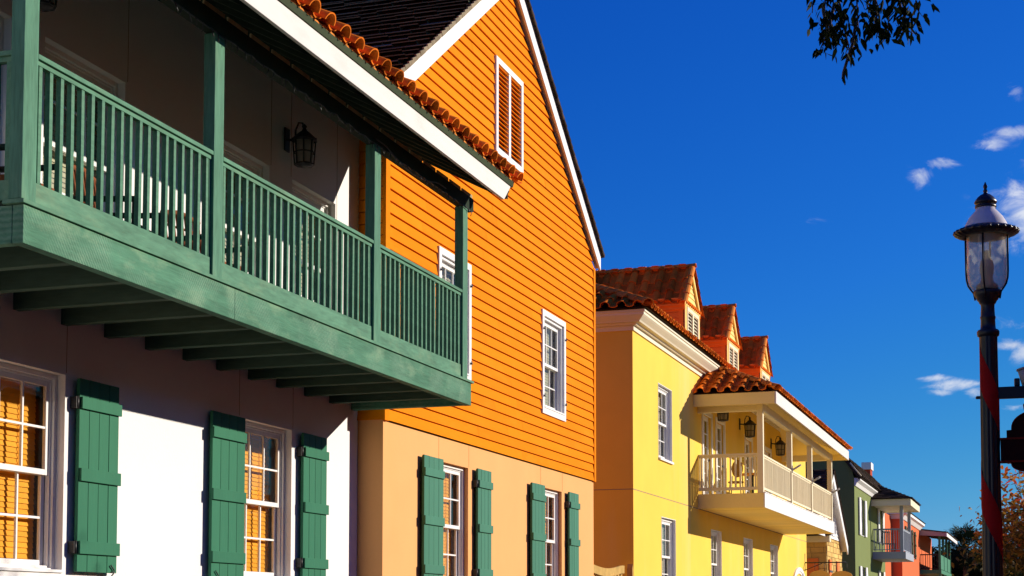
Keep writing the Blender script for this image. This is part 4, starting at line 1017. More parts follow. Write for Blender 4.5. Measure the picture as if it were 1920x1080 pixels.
m = MB(); m.box((-11, 60.75, 4.36), (-7.72, 61.18, 4.60)); m.build('eave_board', 'cream_paint', C, bevel=.01)
m = MB(); m.box((-11, 60.6, 4.62), (-7.7, 61.2, 4.70)); m.build('canopy', 'shake', C)
for y, w in ((61.55, 1.2), (63.85, 1.6)):
    m = MB(); m.box((CX + .03, y, 1.6), (CX + .08, y + w * .5, 3.72)); s_ = m.build('shutter', 'orange_shutter', C, bevel=.006)
    m = MB(); m.box((CX + .081, y - .1, 3.22), (CX + .10, y + w * .5 + .1, 3.30)); m.build('strap', 'iron', s_)
m = MB(); m.box((-8.75, C0 - .09, 1.5), (-8.2, C0 - .035, 3.75)); m.build('shutter', 'orange_shutter', C, bevel=.006)

# ================================================================== GREEN HOUSE
G = thing('house', (-7.8, 77, 0), 'sage green stucco house with a dark shingled roof and a small pale balcony', 'house')
GX, G0, G1 = -7.8, 70.0, 83.7
loG = [(72.2, 73.6), (80.6, 82.0)]
holes = [(a, b, 5.15, 6.82) for a, b in loG] + [(a, b, 2.0, 3.75) for a, b in loG]
m = MB(); wall_cells(m, GX, G0, G1, 0, 7.55, holes, .12); m.build('wall', 'stucco_green', G)
m = MB(); m.quad((-17, G0, 0), (GX, G0, 0), (GX, G0, 7.5), (-7.95, G0, 8.2), (-8.45, G0, 8.72), (-12.5, G0, 9.9), (-17, G0, 8.6)); m.build('end_wall', 'stucco_green', G); m = MB(); m.quad((GX, G1, 0), (-17, G1, 0), (-17, G1, 8.6), (-12.5, G1, 9.9), (-8.45, G1, 8.72), (-7.95, G1, 8.2), (GX, G1, 7.5)); m.build('end_wall', 'stucco_green', G)
m = MB(); m.box((-16.9, G0 + .1, 4.4), (GX - .3, G1 - .1, 4.5)); m.box((-10, G0 + .1, .02), (-9.9, G1 - .1, 7.4)); m.build('inner_wall', 'room', G)
for a, b in loG:
    win_at(G, GX, a, 5.15, b - a, 1.67, rec=.08, blind='curtain'); win_at(G, GX, a, 2.0, b - a, 1.75, rec=.08, blind='curtain')
def scallop(parent, w, h, mat):
    m = MB(); pts = []
    n = 24
    for k in range(n + 1):
        z = h * k / n; pts.append((0, w - .05 - .05 * math.cos(4 * PI * k / n), z))
    pts += [(0, 0, h), (0, 0, 0)]
    m.prism(pts, (.05, 0, 0)); return m.build('shutter', mat, parent, at=(0, 0, 0))
for a, b in loG:
    for z, h in ((5.15, 1.67), (2.0, 1.75)):
        cached(('scal', round(h, 2)), lambda p: scallop(p, .72, h, 'white_paint'), Vector((GX + .03, a - .86, z)) - root_off(G), G)
        cached(('scal', round(h, 2)), None, Vector((GX + .03, b + .1, z)) - root_off(G), G)
m = MB(); m.sweep([(0, 7.22), (.05, 7.22), (.12, 7.36), (.26, 7.46), (.26, 7.56), (0, 7.56)], [(GX, G0), (GX, G1)]); m.build('cornice', 'white_paint', G)
m = MB(); m.prism([(GX + .34, G0 - .1, 7.55), (-7.92, G0 - .1, 8.22), (-8.45, G0 - .1, 8.76), (-12.5, G0 - .1, 9.95), (-17, G0 - .1, 8.6), (-17, G0 - .1, 8.5), (-12.5, G0 - .1, 9.8), (-8.4, G0 - .1, 8.6), (GX + .2, G0 - .1, 7.5)], (0, G1 - G0 + .2, 0)); rG = m.build('roof', 'shake', G)
m = MB(); shingles(m, (GX + .36, G0 - .1, 7.58), (0, 1, 0), Vector((-.46, 0, .67)), 13.9, .82, course=.17, wid=.28, thick=.03); shingles(m, (-7.92, G0 - .1, 8.25), (0, 1, 0), Vector((-.53, 0, .54)), 13.9, .76, course=.17, wid=.28, thick=.03); m.build('shingles', 'shake', rG)
m = MB(); m.tube([(GX + .32, G0 - .12, 7.62), (GX + .05, G0 - .12, 7.95), (-7.95, G0 - .12, 8.22)], .035, 6); m.build('verge_trim', 'cream_paint', rG)
m = MB(); m.box((GX + .001, 77.4, 4.25), (-6.25, 82.2, 4.6)); m.build('balcony_base', 'bluegrey', G, bevel=.01)
for y in (77.5, 82.0):
    m = MB(); m.box((-6.52, y, 4.602), (-6.36, y + .17, 6.8)); m.build('balcony_post', 'bluegrey', G, bevel=.01)
railing(G, (GX + .02, 77.58, 0), (-6.53, 77.58, 0), 5.72, 4.6, 4.68, 11, .03, 'bluegrey', rail_w=.05, rail_h=.04, kick_h=.04, kick_t=.04)
railing(G, (-6.42, 77.68, 0), (-6.42, 82.0, 0), 5.72, 4.6, 4.68, 24, .03, 'bluegrey', rail_w=.05, rail_h=.04, kick_h=.04, kick_t=.04)
m = MB(); m.box((GX + .002, 77.0, 6.78), (-5.95, 77.05, 7.10)); m.box((-6.0, 77.051, 6.78), (-5.95, 82.6, 7.10)); m.box((GX + .002, 82.55, 6.781), (-6.001, 82.6, 7.099)); m.box((GX + .002, 77.05, 6.85), (-6.0, 82.55, 6.87)); m.build('balcony_eave', 'cream_paint', G, bevel=.006)
m = MB(); va = (-5.9, 76.9, 7.10); vb = (-5.9, 82.7, 7.10); vc = (GX, 78.8, 7.95); vd = (GX, 80.8, 7.95); m.quad(va, vb, vd, vc); m.quad((GX, 76.9, 7.1), va, vc); m.quad(vb, (GX, 82.7, 7.1), vd); bg = m.build('balcony_roof', 'shake', G)
m = MB(); shingles(m, (GX - .1, 76.88, 7.12), (1, 0, 0), Vector((0, 1.9, .85)), 2.1, 2.1, course=.2, wid=.3, thick=.035); m.clip((-5.9, 76.9, 0), (1, 1, 0)); m.build('shingles', 'shake', bg)
m = MB(); shingles(m, (-5.88, 76.9, 7.12), (0, 1, 0), Vector((-1.9, 0, .85)), 5.8, 2.1, course=.2, wid=.3, thick=.035); m.clip((-5.9, 76.9, 0), (-1, -1, 0)); m.clip((-5.9, 82.7, 0), (-1, 1, 0)); m.build('shingles', 'shake', bg)
def slat_chair(loc, rot, label):
    t = thing('chair', loc, label, 'chair'); t.rotation_euler = (0, 0, rot)
    m = MB(); m.box((-.25, -.25, .42), (.25, .25, .46)); m.build('seat', 'chair_dark', t, at=(0, 0, 0))
    m = MB()
    for i in range(6): m.box((-.27, -.24 + .09 * i, .46), (-.25, -.20 + .09 * i, 1.0))
    m.box((-.275, -.26, 1.0), (-.245, .26, 1.07)); m.build('backrest', 'chair_dark', t, at=(0, 0, 0))
    for sx in (-1, 1):
        for sy in (-1, 1):
            m = MB(); m.box((.22 * sx - .02, .22 * sy - .02, 0), (.22 * sx + .02, .22 * sy + .02, .42)); m.build('leg', 'chair_dark', t, at=(0, 0, 0))
slat_chair((-7.2, 79.0, 4.602), -.9, 'dark slatted chair on the pale balcony of the sage green house')

# ================================================================== RED HOUSE
R = thing('house', (-7.8, 100.5, 0), 'coral red stucco house with dark shutters beyond the sage green house', 'house')
R0, R1 = 94.0, 107.9
loR = [(96.8, 98.2), (101.6, 103.0)]
m = MB(); wall_cells(m, GX, R0, R1, 0, 7.5, [(a, b, 5.1, 6.85) for a, b in loR], .12); m.build('wall', 'stucco_red', R)
m = MB(); m.quad((-17, R0, 0), (GX, R0, 0), (GX, R0, 7.5), (-17, R0, 7.5)); m.build('end_wall', 'stucco_red', R); m = MB(); m.quad((GX, R1, 0), (-17, R1, 0), (-17, R1, 7.5), (GX, R1, 7.5)); m.build('end_wall', 'stucco_red', R)
m = MB(); m.box((-16, R0 + .1, 4.4), (GX - .3, R1 - .1, 4.5)); m.box((-10, R0 + .1, .02), (-9.9, R1 - .1, 7.4)); m.build('inner_wall', 'room', R)
for a, b in loR:
    win_at(R, GX, a, 5.1, b - a, 1.75, rec=.08, blind='curtain')
    for y in (a - .85, b + .12):
        cached(('shr',), lambda p: make_shutter(p, .72, 1.75, 'dark_shutter', dogs=False), Vector((GX, y, 5.1)) - root_off(R), R)
m = MB(); m.sweep([(0, 7.15), (.06, 7.15), (.2, 7.35), (.34, 7.42), (.34, 7.58), (0, 7.58)], [(-17, R0), (GX, R0), (GX, R1)]); m.build('cornice', 'white_paint', R)
m = MB(); a = (GX + .42, R0 - .42, 7.6); b = (GX + .42, R1 + .2, 7.6); c = (-12.5, R0 + 4.2, 9.8); d = (-12.5, R1 - 4.5, 9.8); m.quad(a, b, d, c); m.quad((-17, R0 - .42, 7.6), a, c); m.quad(b, (-17, R1 + .2, 7.6), d); m.quad((-17, R1 + .2, 7.6), (-17, R0 - .42, 7.6), c, d); m.quad(a, (-17, R0 - .42, 7.6), (-17, R1 + .2, 7.6), b); rR = m.build('roof', 'shake', R)
m = MB(); m.box((-9.36, 88.2, 0), (-8.95, 89.2, 9.55)); chm = m.build('chimney', 'brickred', R)
m = MB(); m.box((-9.42, 88.1, 9.552), (-8.89, 89.3, 9.95)); m.build('chimney_cap', 'white_paint', chm, bevel=.02)
m = MB(); m.quad((-17, 87.5, 0), (-8.4, 87.5, 0), (-8.4, 87.5, 7.3), (-17, 87.5, 7.3)); m.quad((-8.4, 87.5, 0), (-8.4, 94, 0), (-8.4, 94, 7.3), (-8.4, 87.5, 7.3)); m.quad((-17, 87.5, 7.3), (-8.4, 87.5, 7.3), (-8.4, 94, 7.3), (-17, 94, 7.3)); m.build('wing', 'stucco_red', R)

# ================================================================== PORCH HOUSE AT THE END
P2 = thing('house', (-7.9, 114, 0), 'dark porch house with green posts at the far end of the street', 'house')
m = MB(); m.quad((-17, 108, 0), (-7.9, 108, 0), (-7.9, 108, 7.2), (-17, 108, 7.2)); m.quad((-7.9, 108, 0), (-7.9, 121, 0), (-7.9, 121, 7.2), (-7.9, 108, 7.2)); m.quad((-7.9, 121, 0), (-17, 121, 0), (-17, 121, 7.2), (-7.9, 121, 7.2)); m.build('wall', 'stucco_red', P2)
m = MB(); m.box((-7.9, 107.96, 4.3), (-6.45, 120, 4.55)); m.build('porch_floor', 'porch_green', P2)
for y in (108.0, 111.8, 115.6, 119.4):
    m = MB(); m.box((-6.62, y, 0), (-6.47, y + .16, 6.95)); m.build('porch_post', 'porch_green', P2)
m = MB(); m.box((-6.56, 108.1, 4.6), (-6.50, 119.4, 5.55)); m.build('porch_panel', 'porch_green', P2)
railing(P2, (-7.85, 108.08, 0), (-6.65, 108.08, 0), 5.6, 4.55, 4.62, 8, .03, 'iron', rail_w=.05, rail_h=.04, kick_h=.04, kick_t=.04)
m = MB(); m.prism([(-7.89, 107.7, 7.20), (-7.89, 107.7, 6.84), (-6.1, 107.7, 6.74), (-6.1, 107.7, 6.98)], (0, .06, 0)); m.build('fascia', 'mauve', P2)
m = MB(); m.prism([(-6.099, 107.7, 6.74), (-6.04, 107.7, 6.74), (-6.04, 107.7, 6.985), (-6.099, 107.7, 6.985)], (0, 13, 0)); m.build('fascia', 'white_paint', P2)
m = MB(); m.prism([(-7.9, 107.65, 7.24), (-7.9, 107.65, 7.29), (-5.98, 107.65, 7.04), (-5.98, 107.65, 6.99)], (0, 13.2, 0)); m.prism([(-7.9, 107.65, 7.29), (-12.5, 107.65, 9.2), (-17, 107.65, 7.2), (-17, 107.65, 7.1)], (0, 13.2, 0)); m.build('roof', 'shake', P2)

# ================================================================== LAMP POST
LP = thing('street_lamp', (-.44, 15, .12), 'black fluted street lamp with a glass globe, white dome and a spiral red ribbon', 'lamp')
lx, ly = -.443, 15.0
m = MB()
prof = [(0.26, .12), (.26, .22), (.22, .26), (.20, .5), (.16, .6), (.14, .75), (.11, .85), (.098, .95), (.0945, 1.2), (.0905, 2.0), (.086, 3.0), (.081, 4.14)]
pr2 = []
for (r0, z0), (r1, z1) in zip(prof, prof[1:]):
    k = max(1, int((z1 - z0) / .25))
    for i in range(k): pr2.append((r0 + (r1 - r0) * i / k, z0 + (z1 - z0) * i / k))
pr2.append(prof[-1])
def flute(t, r, z): return r * (1 - (.085 * (0.5 + .5 * math.cos(12 * t)) ** 2 if 1.0 < z < 4.1 else 0))
m.lathe(pr2, (lx, ly, 0), 96, mod=flute); m.build('pole', 'lamp_black', LP)
m = MB()
m.lathe([(.081, 4.14), (.096, 4.15), (.10, 4.17), (.10, 4.19), (.09, 4.205), (.07, 4.21), (.066, 4.25), (.064, 4.30), (.068, 4.31), (.07, 4.325), (.064, 4.335), (.06, 4.42), (.062, 4.44), (.075, 4.455), (.08, 4.47), (.095, 4.485), (.10, 4.50), (.115, 4.52), (.122, 4.545), (.122, 4.57), (.0, 4.572)], (lx, ly, 0), 40); m.build('collar', 'lamp_black', LP)
m = MB(); m.lathe([(.116, 4.575), (.135, 4.590), (.155, 4.618), (.169, 4.66), (.176, 4.71), (.178, 4.78), (.178, 5.085)], (lx, ly, 0), 40); m.build('globe', 'lamp_glass', LP)
for k in range(4):
    a = math.radians(-98 + 90 * k); m = MB(); m.tube([(lx + r * math.cos(a), ly + r * math.sin(a), z) for r, z in ((.11, 4.49), (.122, 4.555), (.146, 4.588), (.170, 4.625), (.184, 4.68), (.188, 4.74), (.189, 5.08))], .0085, 8); m.build('rib', 'lamp_black', LP)
m = MB(); m.lathe([(0, 4.575), (.10, 4.578), (.095, 4.62), (.06, 4.65), (.052, 4.69), (.05, 4.70), (.06, 4.74), (.064, 4.79), (.056, 4.84), (.038, 4.875), (.026, 4.89), (.024, 4.94), (.0, 4.95)], (lx, ly, 0), 24); m.build('bulb', 'bulb', LP)
m = MB()
def scal(t, r, z): return r * (1 + (.02 * math.cos(26 * t) if r > .2 else 0))
m.lathe([(.180, 5.085), (.195, 5.070), (.225, 5.075), (.262, 5.088), (.284, 5.10), (.290, 5.112), (.283, 5.124), (.24, 5.145), (.205, 5.160), (.18, 5.162)], (lx, ly, 0), 104, mod=scal)
for k in range(26):
    a = 2 * PI * k / 26; m.lathe([(0, -.011), (.018, -.006), (.021, .003), (.013, .013), (0, .017)], (lx + .278 * math.cos(a), ly + .278 * math.sin(a), 5.114), 8)
m.build('brim', 'lamp_black', LP)
m = MB(); m.lathe([(.20, 5.155), (.188, 5.185), (.17, 5.22), (.145, 5.26), (.115, 5.295), (.092, 5.32), (.088, 5.345), (0, 5.35)], (lx, ly, 0), 40); m.build('dome', 'enamel', LP)
m = MB(); m.lathe([(.088, 5.34), (.096, 5.345), (.096, 5.365), (.075, 5.37), (.07, 5.378), (.098, 5.385), (.103, 5.395), (.09, 5.42), (.07, 5.445), (.045, 5.465), (.022, 5.475), (.016, 5.49), (.022, 5.50), (.018, 5.51), (.012, 5.52), (.018, 5.535), (.019, 5.55), (.011, 5.565), (.004, 5.585), (0, 5.588)], (lx, ly, 0), 28); m.build('finial', 'lamp_black', LP)
# ribbon: one full turn of the wrap every 1.05 m
m = MB(); turns = 2.5; zt = 3.87; pitch = 1.14; n = 260
def rib(i):
    f_ = i / n; a = 2 * PI * turns * f_; z = zt - pitch * turns * f_; return a, z
th0 = math.radians(200)
for i in range(n):
    (a0, z0_), (a1, z1_) = rib(i), rib(i + 1)
    def pt(a, z):
        r = .0935 - (z - .95) * (.0945 - .081) / 3.2 + .003 + .0012 * math.sin(a * 7 + z * 11); return (lx + r * math.cos(th0 + a), ly + r * math.sin(th0 + a), z)
    hh_ = .19
    m.quad(pt(a0, z0_ - hh_), pt(a1, z1_ - hh_), pt(a1, z1_ + hh_), pt(a0, z0_ + hh_), smooth=True)
m.build('ribbon', 'ribbon', LP)
m = MB(); m.lathe([(0, -.012), (.016, -.012), (.018, 0), (.012, .012), (0, .014)], (lx - .105, ly, 3.585), 10); m.box((lx - .11, ly - .014, 3.572), (lx - .08, ly + .014, 3.598)); m.build('clamp_bolt', 'lamp_black', LP)

# sign hanging from the lamp's arm
HS = thing('hanging_sign', (lx + .09, 15, 3.6), 'dark maroon signboard with a round top hung from an arm on the street lamp', 'sign')
m = MB(); m.box((lx + .07, 14.97, 3.565), (lx + 1.25, 15.03, 3.672)); m.build('arm', 'lamp_black', HS, bevel=.006)
m = MB(); x0 = -.30; cxs = .12; n = 24
top = []
for k in range(n + 1):
    a = PI * k / n; top.append((cxs + .375 * math.cos(a), 14.97, 3.275 + .195 * math.sin(a) ** .8))
top = [(cxs + .42, 14.97, 3.2), (cxs + .42, 14.97, 3.272)] + top + [(x0, 14.97, 3.272), (x0, 14.97, 3.2)]
m.prism(top, (0, .05, 0))
bot = [(x0 + .02, 14.97, 2.978)] + [(cxs + .38 * math.cos(PI + PI * k / n), 14.97, 2.972 - .10 * math.sin(PI * k / n) ** .7) for k in range(n + 1)] + [(cxs + .40, 14.97, 2.978)]
m.prism(bot, (0, .05, 0)); m.build('signboard', 'sign_dark', HS, bevel=.006)
m = MB(); m.box((-.355, 14.955, 2.982), (.60, 15.045, 3.198)); m.build('sign_band', 'sign_dark', HS, bevel=.008)
m = MB(); m.box((-.358, 14.945, 3.186), (.603, 15.052, 3.202)); m.box((-.358, 14.945, 2.976), (.603, 15.052, 2.992))
e = [(p[0], p[2]) for p in bot[1:-1]]
m.tube([(x, 14.962, z) for x, z in e], .008, 6); m.tube([(p[0], 14.962, p[2]) for p in top[2:-2]], .006, 6); m.build('sign_trim', 'sign_red', HS)
for x in (-.135, .375):
    m = MB(); m.tube([(x, 15, 3.57), (x + .012, 15, 3.53), (x - .008, 15, 3.50), (x, 15, 3.45)], .011, 8); m.build('hook', 'lamp_black', HS)
SP = thing('spotlight', (-.13, 15, 3.672), 'small dark spotlight fixed on top of the street lamp sign arm', 'spotlight')
m = MB(); m.box((-.225, 14.965, 3.673), (-.175, 15.035, 3.745)); m.build('base', 'lamp_black', SP, bevel=.01)
m = MB(); m.tube([(-.115, 15, 3.69), (-.16, 15, 3.825)], [.045, .036], 14); m.tube([(-.16, 15, 3.822), (-.165, 15, 3.838)], [.044, .044], 14); m.build('lamp_head', 'grey_trim', SP)

# ================================================================== ROW ACROSS THE STREET (added to block sky fill, seen only in window reflections)
def far_side(y0, y1, mat, shut, label, hgt=6.35):
    X = 3.6; h = thing('house', (X, (y0 + y1) / 2, 0), label, 'house')
    def flip(o_):
        return o_
    m = MB(); m.quad((X, y1, 0), (X, y0, 0), (X, y0, hgt), (X, y1, hgt)); m.quad((X, y0, 0), (14, y0, 0), (14, y0, hgt), (X, y0, hgt)); m.quad((14, y1, 0), (X, y1, 0), (X, y1, hgt), (14, y1, hgt)); m.quad((14, y0, 0), (14, y1, 0), (14, y1, hgt), (14, y0, hgt)); m.build('wall', mat, h)
    m = MB(); m.quad((X - .4, y0 - .1, hgt - .05), (X - .4, y1 + .1, hgt - .05), (9, y1 + .1, hgt + 1.5), (9, y0 - .1, hgt + 1.5)); m.quad((14.4, y0 - .1, hgt - .05), (9, y0 - .1, hgt + 1.5), (9, y1 + .1, hgt + 1.5), (14.4, y1 + .1, hgt - .05)); m.quad((X - .4, y0 - .1, hgt - .06), (14.4, y0 - .1, hgt - .06), (14.4, y1 + .1, hgt - .06), (X - .4, y1 + .1, hgt - .06)); m.build('roof', 'shake', h)
    y = y0 + 1.4
    while y < y1 - 2:
        for z in (1.2, 4.0):
            m = MB(); m.box((X - .05, y, z), (X - .01, y + .08, z + 1.7)); m.box((X - .05, y + 1.02, z), (X - .01, y + 1.1, z + 1.7)); m.box((X - .05, y + .08, z), (X - .01, y + 1.02, z + .08)); m.box((X - .05, y + .08, z + 1.62), (X - .01, y + 1.02, z + 1.7)); m.box((X - .045, y + .08, z + .82), (X - .01, y + 1.02, z + .88)); f_ = m.build('window', 'white_paint', h)
            m = MB(); m.box((X - .02, y + .08, z + .08), (X - .012, y + 1.02, z + 1.62)); m.build('pane', 'glass', f_)
            for yy in (y - .5, y + 1.15):
                m = MB(); m.box((X - .06, yy, z), (X - .01, yy + .45, z + 1.7)); m.build('shutter', shut, h)
        y += 2.9
far_side(-14, 4, 'stucco_peach', 'green_shutter', 'peach house across the street with green shutters, added unseen to block sky light')
far_side(4.3, 33, 'siding_orange', 'dark_shutter', 'orange house across the street with olive shutters, added unseen to block sky light')


# ================================================================== TREES
def leafmesh(pts_dirs, size, name, mat, parent, seed=1, wide=.42, fold=.18, zt=None):
    rnd = random.Random(seed); m = MB()
    for p, d in pts_dirs:
        p = Vector(p); d = Vector(d).normalized(); l = size * rnd.uniform(.65, 1.25)
        s = d.cross(Vector((rnd.uniform(-1, 1), rnd.uniform(-1, 1), rnd.uniform(-1, 1)))); 
        if s.length < .01: continue
        s.normalize(); u = s.cross(d); w = l * wide * .5; tn = rnd.random() if zt is None else min(1, max(0, (p.z - zt[0]) / (zt[1] - zt[0]) * .75 + rnd.gauss(.12, .17)))
        a = p; t = p + d * l + Vector((0, 0, -l * .12)); b1 = p + d * l * .35 + s * w + u * w * fold; b2 = p + d * l * .35 - s * w + u * w * fold; c1 = p + d * l * .72 + s * w * .75 + u * w * fold; c2 = p + d * l * .72 - s * w * .75 + u * w * fold; mm = p + d * l * .5
        m.quad(a, b1, c1, t, tint=tn); m.quad(a, t, c2, b2, tint=tn)
    return m.build(name, mat, parent)

def grow(root, segs, rnd, p, d, L, r, depth, spread=.6, droop=0., tips=None):
    n = 4; pts = [Vector(p)]; dd = Vector(d).normalized()
    for i in range(n):
        dd = (dd + Vector((rnd.uniform(-.2, .2), rnd.uniform(-.2, .2), rnd.uniform(-.12, .16) - droop))).normalized(); pts.append(pts[-1] + dd * L / n)
    segs.append((pts, [r * (1 - .4 * i / n) for i in range(n + 1)]))
    if depth == 0 or L < .2:
        tips.append((pts[-1], dd)); tips.append((pts[-2], dd)); return
    k = rnd.choice((2, 3, 3))
    for i in range(k):
        a = Vector((rnd.uniform(-1, 1), rnd.uniform(-1, 1), rnd.uniform(-.4, .8) - droop)).normalized()
        grow(root, segs, rnd, pts[rnd.choice((2, 3, 4))], dd * (1 - spread) + a * spread, L * rnd.uniform(.6, .82), r * .58, depth - 1, spread, droop, tips)

def tree(loc, h, r, label, name, leaf, lsize, seed, per=14, depth=4, trunk_r=.16, cl=.45, trunk_h=.35, flat=1.0, group=None):
    rnd = random.Random(seed); t = thing(name, loc, label, 'tree', group); segs = []; tips = []
    base = Vector(loc); top = base + Vector((rnd.uniform(-.2, .2), rnd.uniform(-.2, .2), h * trunk_h))
    segs.append(([base, base + (top - base) * .5 + Vector((.05, .04, 0)), top], [trunk_r * 1.35, trunk_r, trunk_r * .85]))
    for i in range(6):
        a = 2 * PI * i / 6 + rnd.uniform(-.4, .4)
        grow(t, segs, rnd, top - Vector((0, 0, rnd.uniform(0, h * .06))), (math.cos(a) * r / (h * .65) * flat, math.sin(a) * r / (h * .65) * flat, rnd.uniform(.35, 1.1)), (h * (1 - trunk_h)) * .42, trunk_r * .6, depth, .55, 0, tips)
    m = MB()
    for pts, rr in segs: m.tube(pts, rr, 6, caps=False)
    m.build('trunk', 'bark' , t)
    pd = []
    for p, d in tips:
        for k in range(per):
            q = p + Vector((rnd.gauss(0, cl), rnd.gauss(0, cl), rnd.gauss(0, cl * .7))); pd.append((q, (rnd.uniform(-1, 1), rnd.uniform(-1, 1), rnd.uniform(-.9, .5))))
    leafmesh(pd, lsize, 'crown', leaf, t, seed + 1, zt=(2.2, 5.2) if leaf == 'leaf_autumn' else None)
    return t

FP_ = math.atan(1000 * math.cos(math.radians(3.77)) / 2960); TT_ = math.radians(3.77)
RV_ = Vector((math.cos(FP_), math.sin(FP_), 0)); FV_ = Vector((-math.sin(FP_), math.cos(FP_), 0)) * math.cos(TT_) + Vector((0, 0, 1)) * math.sin(TT_); UV_ = RV_.cross(FV_)
# oak whose low branch hangs into the top of the picture
T = thing('oak_tree', (2.4, 8.2, .12), 'oak whose dark leafy branch hangs into the sky at the top', 'tree')
rnd = random.Random(4)
m = MB(); m.tube([(2.4, 8.2, 0), (2.35, 8.25, 1.4), (2.2, 8.4, 3.0), (1.9, 8.7, 4.6), (1.5, 9.0, 6.0)], [.36, .29, .26, .22, .16], 12)
m.tube([(1.9, 8.7, 4.6), (1.0, 9.1, 5.9), (.1, 9.6, 6.5), (-.7, 9.9, 6.5), (-1.25, 10.0, 6.1)], [.16, .11, .08, .05, .028], 8)
m.tube([(1.5, 9.0, 6.0), (2.2, 8.0, 7.6), (2.6, 7.0, 8.8)], [.15, .10, .05], 8); m.tube([(2.2, 8.4, 3.2), (3.4, 7.8, 5.2), (4.2, 7.4, 7.0)], [.15, .10, .05], 8)
pd = []; tw = []
def bough(a, b, sag, r, nleaf, spread, dirw):
    a = Vector(a); b = Vector(b); pts = []
    for i in range(9):
        t = i / 8; p = a.lerp(b, t) + Vector((rnd.uniform(-.01, .01), rnd.uniform(-.01, .01), -sag * math.sin(PI * t) * .3)); pts.append(p)
    m.tube(pts, [r * (1 - .75 * i / 8) for i in range(9)], 6)
    for k in range(nleaf):
        t = rnd.uniform(.1, 1.0); i = min(7, int(t * 8)); p = pts[i].lerp(pts[i + 1], t * 8 - i)
        q = p + Vector((rnd.gauss(0, spread), rnd.gauss(0, spread * 2.5), rnd.gauss(0, spread * .7)))
        pd.append((q, Vector((rnd.uniform(-.75, .75), rnd.uniform(-.8, .8), rnd.uniform(-1.0, .05))) + Vector(dirw)))
#   hanging sprays, from the limb above the frame
for a, b, nl, sp in (((-1.25, 10, 6.1), (-1.25, 10.0, 5.30), 95, .048), ((-1.25, 10, 6.1), (-1.10, 10.0, 5.12), 85, .036),
                 ((-1.1, 10, 6.3), (-1.04, 10.0, 5.24), 120, .05), ((-.9, 10, 6.4), (-.86, 10.0, 5.30), 150, .055), ((-.75, 9.9, 6.4), (-.77, 10.0, 5.26), 150, .05),
                 ((-.6, 9.9, 6.4), (-.70, 10.0, 5.36), 95, .045), ((-1.3, 10, 6.0), (-1.33, 10.0, 5.45), 28, .035), ((-.5, 9.9, 6.4), (-.62, 10, 5.46), 32, .03),
                 ((-1.2, 10, 5.5), (-1.285, 10, 5.19), 26, .016), ((-.95, 10, 5.6), (-.93, 10, 5.24), 60, .03), ((-1.27, 10, 5.5), (-1.2, 10, 5.27), 34, .03), ((-.8, 10, 5.5), (-.72, 10, 5.24), 36, .028)):
    bough(a, b, .1, .012, nl, sp, (0, 0, -.25))
twp = [Vector(p) for p in ((-1.06, 10, 5.36), (-1.085, 10, 5.22), (-1.12, 10, 5.12), (-1.145, 10, 5.04), (-1.152, 10, 5.0))]
m.tube(twp, [.012, .011, .010, .010, .007], 6)
for p, d in (((-1.10, 10, 5.16), (-.8, .2, -.4)), ((-1.09, 10, 5.2), (.3, 0, -1)), ((-1.152, 10, 5.01), (.35, .1, -.9)), ((-1.152, 10, 5.02), (.25, -.1, -1)), ((-1.13, 10, 5.08), (.1, .2, -1)), ((-1.14, 10, 5.06), (.0, .2, -1)), ((-1.09, 10, 5.2), (-.1, .2, -1)), ((-1.1, 10, 5.15), (.0, .3, -1))): pd.append((p, d))
NB = len(pd)
#   main crown, above and to the right of the picture
for c, rad, nl in (((2.6, 7.2, 9.2), 1.7, 1500), ((1.0, 9.2, 7.6), 1.0, 1100), ((4.2, 7.4, 7.4), 1.5, 1400), ((-.4, 9.8, 6.9), .6, 650), ((2.6, 5.4, 8.0), 1.5, 1200), ((3.8, 5.6, 9.0), 1.6, 1200)):
    for k in range(nl):
        d = Vector((rnd.gauss(0, 1), rnd.gauss(0, 1), rnd.gauss(0, 1))).normalized() * rad * rnd.uniform(.35, 1.0); pd.append((Vector(c) + d, (rnd.uniform(-1, 1), rnd.uniform(-1, 1), rnd.uniform(-1, .2))))
nb = None
def inframe(q):
    d = Vector(q) - Vector((0, 0, 1.6)); z = d.dot(FV_)
    if z < .2: return False
    x = 960 + 2960 * d.dot(RV_) / z; y = 957 - 2960 * d.dot(UV_) / z
    return -80 < x < 2000 and -60 < y < 1140
pd = [q for i, q in enumerate(pd) if (i < NB and q[0][0] < -.3) or not inframe(q[0])]
m.build('trunk', 'bark', T)
leafmesh(pd, .074, 'crown', 'leaf_dark', T, 8, wide=.40)

tree((4.0, 18.1, .12), 7.3, .9, 'street tree standing right of the lamp outside the picture', 'unseen_street_tree', 'leaf_green', .16, 12, per=16, trunk_h=.30, cl=.4, depth=3)
tree((1.15, 33.2, .12), 5.0, 2.3, 'maple with red and yellow autumn leaves behind the street lamp', 'maple_tree', 'leaf_autumn', .14, 23, per=20, trunk_h=.26, cl=.32, depth=4, trunk_r=.11)

tree((-3.6, -9.5, .12), 9.5, 4.5, 'big unseen tree added behind the viewer to block sky light, left pavement', 'unseen_street_tree', 'leaf_green', .34, 51, per=26, cl=.8, depth=3, trunk_r=.3, trunk_h=.3)  # both rear trees are added out of view to cut sky fill
tree((1.8, -9.0, .12), 9.0, 4.5, 'big unseen tree added behind the viewer to block sky light, right pavement', 'unseen_street_tree', 'leaf_green', .34, 53, per=26, cl=.8, depth=3, trunk_r=.3, trunk_h=.3)

